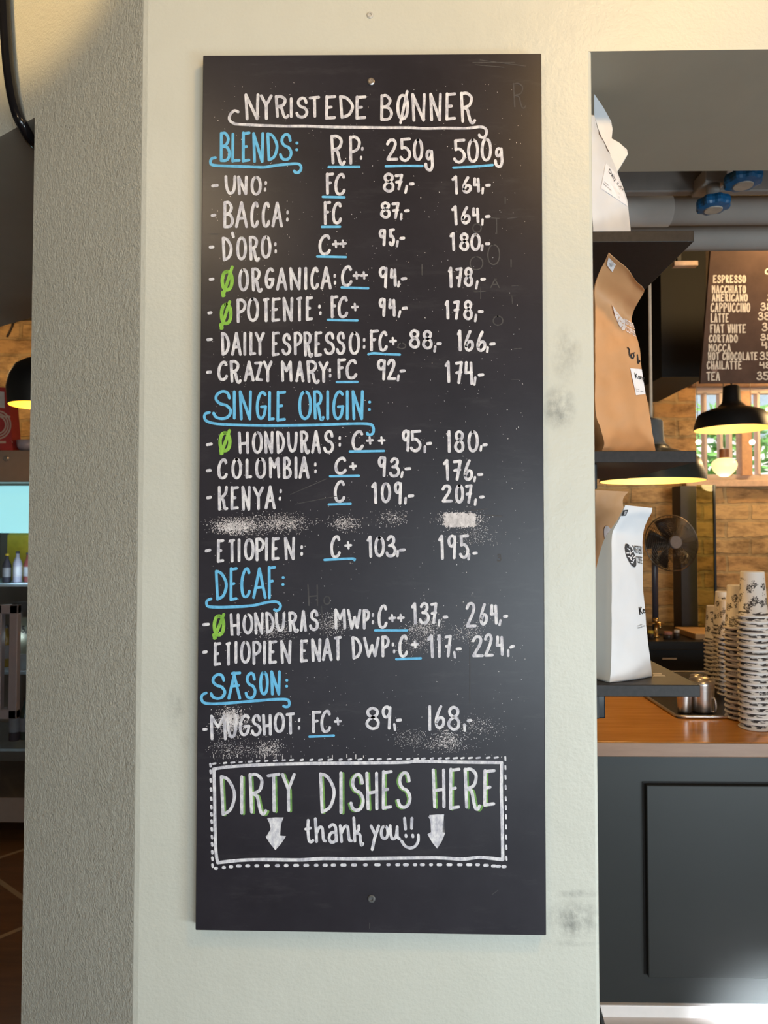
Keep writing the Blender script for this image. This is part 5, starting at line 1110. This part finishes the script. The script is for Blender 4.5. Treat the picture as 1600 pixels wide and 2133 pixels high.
bush(5.25, 6.6, .9, 1.9, .8, 1100, 'light green shrub outside the right casement of the window')
bm = NB(); box(bm, -6, 9, 4.1, 12, -.12, -.02); obj('ground', bm, M('yard_ground', (.35, .34, .30), .9), kind='structure')

# ------------------------------------------------------------------ small black things near the pillar foot
bm = NB(); a = P(1250, 1456, .22); c = P(1262, 1497, .22)
box(bm, a.x - .012, c.x, .22, .25, c.z, ZS3 - .0235, .003); thing_mesh('clip_hook', bm, M('glossy_black', (.008, .009, .012), .12), (a.x, .235, c.z), 'glossy black hook block under the bottom shelf', 'hook')
st = empty('stool', (P(1262, 2100, .75).x - .26, .75, 0), 'black stool leg slanting out below the pillar edge', 'stool')
sx = P(1262, 2100, .75); bm = NB()
tube(bm, [(sx.x - .20, .75, sx.z + .10), (sx.x - .035, .75, sx.z + .05), (P(1290, 2160, .75).x, .75, 0.003)], [.010, .009, .009], 10); obj('leg', bm, BLACKE, st)
bm = NB(); tube(bm, [(sx.x - .30, .75, sx.z + .10), (sx.x - .34, .75, 0.003)], .010, 10); obj('leg', bm, BLACKE, st)
bm = NB(); lathe(bm, [(0, 0), (.09, 0), (.10, .012), (.09, .03), (0, .035)], (sx.x - .26, .75, sx.z + .095), 32); bmesh.ops.recalc_face_normals(bm, faces=bm.faces); obj('seat', bm, BLACKE, st)

# ================================================================== LEFT OPENING
# black cable down the face of the beam, tucking in under it
cp_ = [onslant(0, -160, .016), onslant(8, -20, .016), onslant(12, 60, .016), onslant(17, 130, .016), onslant(25, 190, .016), onslant(36, 236, .014), onslant(49, 264, .002), onslant(68, 296, -.03), onslant(94, 322, -.10)]
bm = NB(); tube(bm, crom(cp_, 6), .0118, 16); cab = thing_mesh('cable', bm, M('glossy_black_cable', (.006, .006, .008), .13), cp_[3], 'thick glossy black cable bending down over the beam and under it', 'cable', smooth=True)
# drinks fridge
GY = 2.30
fx1 = P(112, 1100, GY).x; fx0 = fx1 - .62; fz1 = P(30, 938, GY).z; fz0 = .10
fg = empty('drinks_fridge', ((fx0 + fx1) / 2, GY + .3, 0), 'tall brown-grey drinks fridge with lit glass door, behind the slanted wall', 'fridge')
FRM = M('taupe_fridge', (.24, .185, .155), .45, var=.05)
def fz(py): return P(30, py, GY).z
bm = NB()
box(bm, fx0, fx1, GY, GY + .6, fz(1004), fz1, .004)
box(bm, fx0, fx0 + .03, GY, GY + .6, fz0, fz(1004)); box(bm, fx1 - .03, fx1, GY, GY + .6, fz0, fz(1004)); box(bm, fx0 + .03, fx1 - .03, GY + .57, GY + .6, fz0, fz(1004))
box(bm, fx0 + .03, fx1 - .03, GY, GY + .57, fz0, fz0 + .12)
obj('fridge_body', bm, FRM, fg)
for x in (fx0 + .05, fx1 - .07):
    for y in (GY + .04, GY + .52):
        bm = NB(); box(bm, x, x + .03, y, y + .03, 0, fz0); obj('foot', bm, BLACKE, fg)
bm = NB(); c = P(13, 955, GY); lathe(bm, [(0, .010), (.010, .010), (.014, .004), (.014, 0)], (0, 0, 0), 20); bmesh.ops.rotate(bm, verts=bm.verts, cent=(0, 0, 0), matrix=Matrix.Rotation(R(90), 3, 'X')); bmesh.ops.translate(bm, verts=bm.verts, vec=c); obj('lock', bm, STEEL, fg, label='round metal lock')
bm = NB(); p0, p1 = P(4, 1012, GY + .10), P(61, 1110, GY + .10); box(bm, fx0 + .03, fx1 - .03, GY + .10, GY + .14, p1.z, p0.z, .003); obj('light_box', bm, M('cyan_light_box', (.42, .86, .93), .4, var=.03, scale=2, emit=.95), fg, label='lit pale cyan light box')
for i, py in enumerate((1217, 1400, 1560)):
    z = P(30, py, GY + .05).z; bm = NB(); box(bm, fx0 + .03, fx1 - .03, GY + .05, GY + .56, z - .012, z); obj('fridge_shelf', bm, M('blue_white_shelf', (.50, .62, .74), .4), fg)
bm = NB(); box(bm, fx0 + .03, fx1 - .03, GY + .006, GY + .012, fz0 + .12, fz(1006)); obj('glass_door', bm, glass_material('fridge_glass', (.92, .95, .95), .02, .93), fg)
bm = NB()
hx0, hx1 = P(-16, 1400, GY - .09).x, P(35, 1400, GY - .09).x; ha, hb = P(20, 1260, GY - .09).z, P(20, 1498, GY - .09).z
for q in ((hx0, hx1, hb, hb + .045), (hx0, hx1, ha - .045, ha), (hx1 - .042, hx1, hb, ha), (hx0, hx0 + .042, hb, ha)): box(bm, q[0], q[1], GY - .09, GY - .055, q[2], q[3], .004)
for z in (ha - .024, hb + .024): box(bm, hx0 + .01, hx0 + .04, GY - .056, GY + .006, z - .012, z + .012)
obj('door_handle', bm, M('mauve_grey_handle', (.27, .235, .25), .4, var=.05), fg, label='mauve grey rectangular pull handle')
light('fridge_light', 'POINT', (fx1 - .2, GY + .06, fz(1190)), .8, (.75, .92, 1), shadow_soft_size=.03)
light('fridge_light', 'POINT', (fx1 - .2, GY + .06, fz(1330)), .25, (.8, .92, 1), shadow_soft_size=.03)
# bottles and packets in the fridge
def bottle(px, pyb, Y, hpx, wpx, body, cap, label, cat='bottle', grp='bottles in the fridge', nm='drink_bottle'):
    c = P(px, pyb, Y); k = (Y - CAMY) / FPX; h, r_ = hpx * k, wpx * k / 2
    t = empty(nm, c, label, cat, grp)
    bm = NB(); lathe(bm, [(0, 0), (r_ * .92, 0), (r_, .006), (r_, h * .62), (r_ * .42, h * .82), (r_ * .38, h * .93)], c, 22); obj('bottle_body', bm, body, t, smooth=True)
    bm = NB(); lathe(bm, [(r_ * .44, h * .93), (r_ * .44, h), (0, h)], c, 18); obj('bottle_cap', bm, cap, t)
    bm = NB(); lathe(bm, [(r_ * 1.01, h * .2), (r_ * 1.01, h * .52)], c, 22); obj('bottle_label', bm, M('dull_bottle_label', (.32, .30, .34), .5), t)
def zshelf(py): return py
DB = M('dark_bottle', (.05, .045, .07), .15); YB = M('yellow_carton', (.70, .44, .03), .4); LB = M('lilac_grey_bottle', (.30, .28, .36), .2); RB = M('dull_red_bottle', (.25, .06, .06), .25)
sz = lambda py: P(30, py, GY + .05).z
def place(px, shelfpy, dy, *a, **k_):
    Y = GY + dy; z = sz(shelfpy) + .0006
    # pixel row at which that shelf height is seen at depth Y
    p = P(px, 1100, Y); q = proj((p.x, Y, z)); bottle(px, q[1], Y, *a, **k_)
place(36, 1217, .15, 66, 18, LB, DB, 'lilac grey bottle on the upper fridge shelf, nearest the pillar')
place(14, 1217, .17, 60, 17, DB, YB, 'dark bottle with yellow cap on the upper fridge shelf')
place(58, 1217, .2, 62, 18, RB, DB, 'dull red bottle on the upper fridge shelf, half behind the pillar')
place(40, 1400, .22, 80, 19, M('green_glass_bottle', (.06, .10, .05), .12), YB, 'green bottle behind the price tag in the fridge')
place(12, 1400, .2, 86, 20, M('amber_bottle', (.32, .20, .03), .15), DB, 'amber bottle behind the fridge handle')
place(30, 1560, .2, 90, 22, DB, DB, 'dark bottle on the lowest fridge shelf')
place(52, 1560, .22, 86, 20, M('bottle_green', (.03, .06, .05), .2), DB, 'dark green bottle on the lowest fridge shelf, beside the pillar')
yp = empty('snack_packet', (P(38, 1126, GY + .3).x, GY + .3, sz(1217)), 'yellow packet at the back of the upper fridge shelf', 'packet')
bm = NB(); a, b = P(14, 1113, GY + .32), P(62, 1150, GY + .32); box(bm, a.x, b.x, GY + .32, GY + .38, sz(1217) + .001, a.z, .008); obj('packet_body', bm, YB, yp)
bm = NB(); box(bm, a.x, b.x, GY + .345, GY + .355, a.z, a.z + .012); obj('packet_seal', bm, M('pale_yellow_seal', (.8, .65, .2), .4), yp)
# tubs with a price tag on the middle shelf
z = sz(1400) + .0006
tb = empty('tub', (P(48, 1380, GY + .13).x, GY + .13, z), 'white tub on the middle fridge shelf with a 35 price tag', 'tub')
a, b = P(36, 1300, GY + .09), P(60, 1376, GY + .09)
bm = NB(); lathe(bm, [(0, 0), (.034, 0), (.040, .075), (.042, .08), (0, .082)], ORG[tb.name], 24); bmesh.ops.recalc_face_normals(bm, faces=bm.faces); obj('tub_body', bm, M('white_tub', (.60, .58, .58), .4), tb, smooth=True)
bm = NB(); box(bm, a.x, b.x + .02, GY + .07, GY + .074, z + .088, z + .088 + (a.z - b.z)); tg = obj('price_tag', bm, M('clear_tag', (.20, .20, .15), .4), tb)
bm = NB(); text_on(bm, '35,-', [(38, 1303), (60, 1303), (60, 1321), (38, 1321)], lambda x, y, e: P(x, y, GY + .069 - e), .0003, .03); obj('tag_print', bm, INK, tg)
# on top of the fridge
zt_ = fz1 + .0006
pk = empty('cardboard_packet', (P(5, 930, GY + .08).x, GY + .1, zt_), 'red and white patterned packet on top of the fridge', 'packet')
a, b = P(-60, 806, GY + .06), P(17, 930, GY + .06); top = a.z
q = [P(-60, 800, GY + .06), P(16, 808, GY + .08), P(27, 928, GY + .08), P(-60, 928, GY + .06)]; q[2].z = q[3].z = zt_
bm = NB(); f = [bm.verts.new(v) for v in q]; k = [bm.verts.new(v + Vector((0, .09, 0))) for v in q]; bm.faces.new(f); bm.faces.new(k[::-1])
for i in range(4): bm.faces.new((f[i], k[i], k[(i + 1) % 4], f[(i + 1) % 4]))
bmesh.ops.recalc_face_normals(bm, faces=bm.faces); obj('packet_body', bm, M('red_card', (.42, .035, .03), .5, var=.15), pk)
def pkf(x, y, e): return P(x, y, GY + .06 + .02 * (x + 60) / 76 - .002 - e)
bm = NB(); rquad(bm, [(-30, 812), (9, 816), (10, 850), (-30, 846)], pkf, .0005); obj('packet_panel', bm, M('white_card', (.62, .56, .52), .5), pk, label='white panel')
bm = NB()
for rr in (16, 21, 26): stroke(bm, [(-4 + rr * math.cos(t * .2), 885 + rr * 1.1 * math.sin(t * .2)) for t in range(32)], 1.6, pkf)
stroke(bm, [(-40, 866), (20, 868)], 2, pkf); stroke(bm, [(-40, 921), (24, 921)], 2.5, pkf)
obj('packet_print', bm, M('cream_print', (.60, .42, .32), .5), pk)
cc = P(60, 930, GY + .14); cc.z = zt_; k = (GY + .14 - CAMY) / FPX
bw = empty('bowl', cc, 'pale lilac bowl with dark blue foot on top of the fridge', 'bowl')
bm = NB(); lathe(bm, [(0, .010), (.040, .012), (.055, .03), (.060, .066), (.056, .066), (.050, .03), (0, .018)], cc, 32); bmesh.ops.recalc_face_normals(bm, faces=bm.faces); obj('bowl_body', bm, M('lilac_china', (.42, .37, .42), .3), bw, smooth=True)
bm = NB(); lathe(bm, [(0, 0), (.050, 0), (.052, .011), (0, .0115)], cc, 32); bmesh.ops.recalc_face_normals(bm, faces=bm.faces); obj('bowl_foot', bm, M('navy_foot', (.03, .035, .10), .3), bw)
# dome lamp
c = P(80, 845, 1.75); k = (1.75 - CAMY) / FPX
dl = empty('dome_lamp', c, 'black dome pendant lamp with yellow glowing inside, left of the slanted wall', 'pendant lamp')
dp = [(58, 0), (60, 14), (62, 36), (58, 62), (46, 84), (26, 97), (6, 101)]
bm = NB(); lathe(bm, [(q * k, z * k) for q, z in dp], c, 48); obj('lamp_shade', bm, BLACKE, dl, smooth=True)
bm = NB(); lathe(bm, [(q * k * .985, z * k - .001) for q, z in dp], c, 48); bmesh.ops.reverse_faces(bm, faces=bm.faces); obj('shade_lining', bm, M('amber_lining', (.9, .60, .10), .5, var=.02), dl, smooth=True, label='amber lining')
bm = NB(); lathe(bm, [(0, 20 * k), (10 * k, 26 * k), (13 * k, 38 * k), (8 * k, 55 * k), (6 * k, 70 * k)], c, 20); obj('bulb', bm, M('amber_bulb', (1, .62, .15), .3, var=.01, emit=6), dl, smooth=True)
bm = NB(); tube(bm, [(c.x, c.y, c.z + 99 * k), (c.x, c.y, CEIL)], .004, 8); obj('lamp_cord', bm, BLACKE, dl)
light('dome_lamp_light', 'POINT', (c.x, c.y, c.z + 12 * k), 3, (1, .6, .2), shadow_soft_size=.02)
light('back_room_lamp_light', 'POINT', (-2.7, 2.9, 2.7), 12, WARM, shadow_soft_size=.08)
# low dark ceiling beam and a cable on the brick
a = P(63, 640, 2.5); bm = NB(); box(bm, -5.9, -.6, 2.6, 3.2, P(40, 600, 2.6).z, CEIL - .001); obj('trim_3', bm, M('black_beam', (.016, .012, .008), .7), kind='structure')
bm = NB(); YB_ = BY - .012
for pts in ([(27, 600), (28, 640), (27, 672), (20, 690), (14, 702)], [(27, 668), (45, 664), (62, 660), (80, 657)]):
    tube(bm, [P(x, y, YB_) for x, y in crom(pts, 4)], .007, 8)
thing_mesh('wall_cable', bm, M('brown_cable', (.05, .03, .02), .6), P(27, 660, YB_), 'dark forked cable clipped to the brick wall above the dome lamp', 'cable', smooth=True)
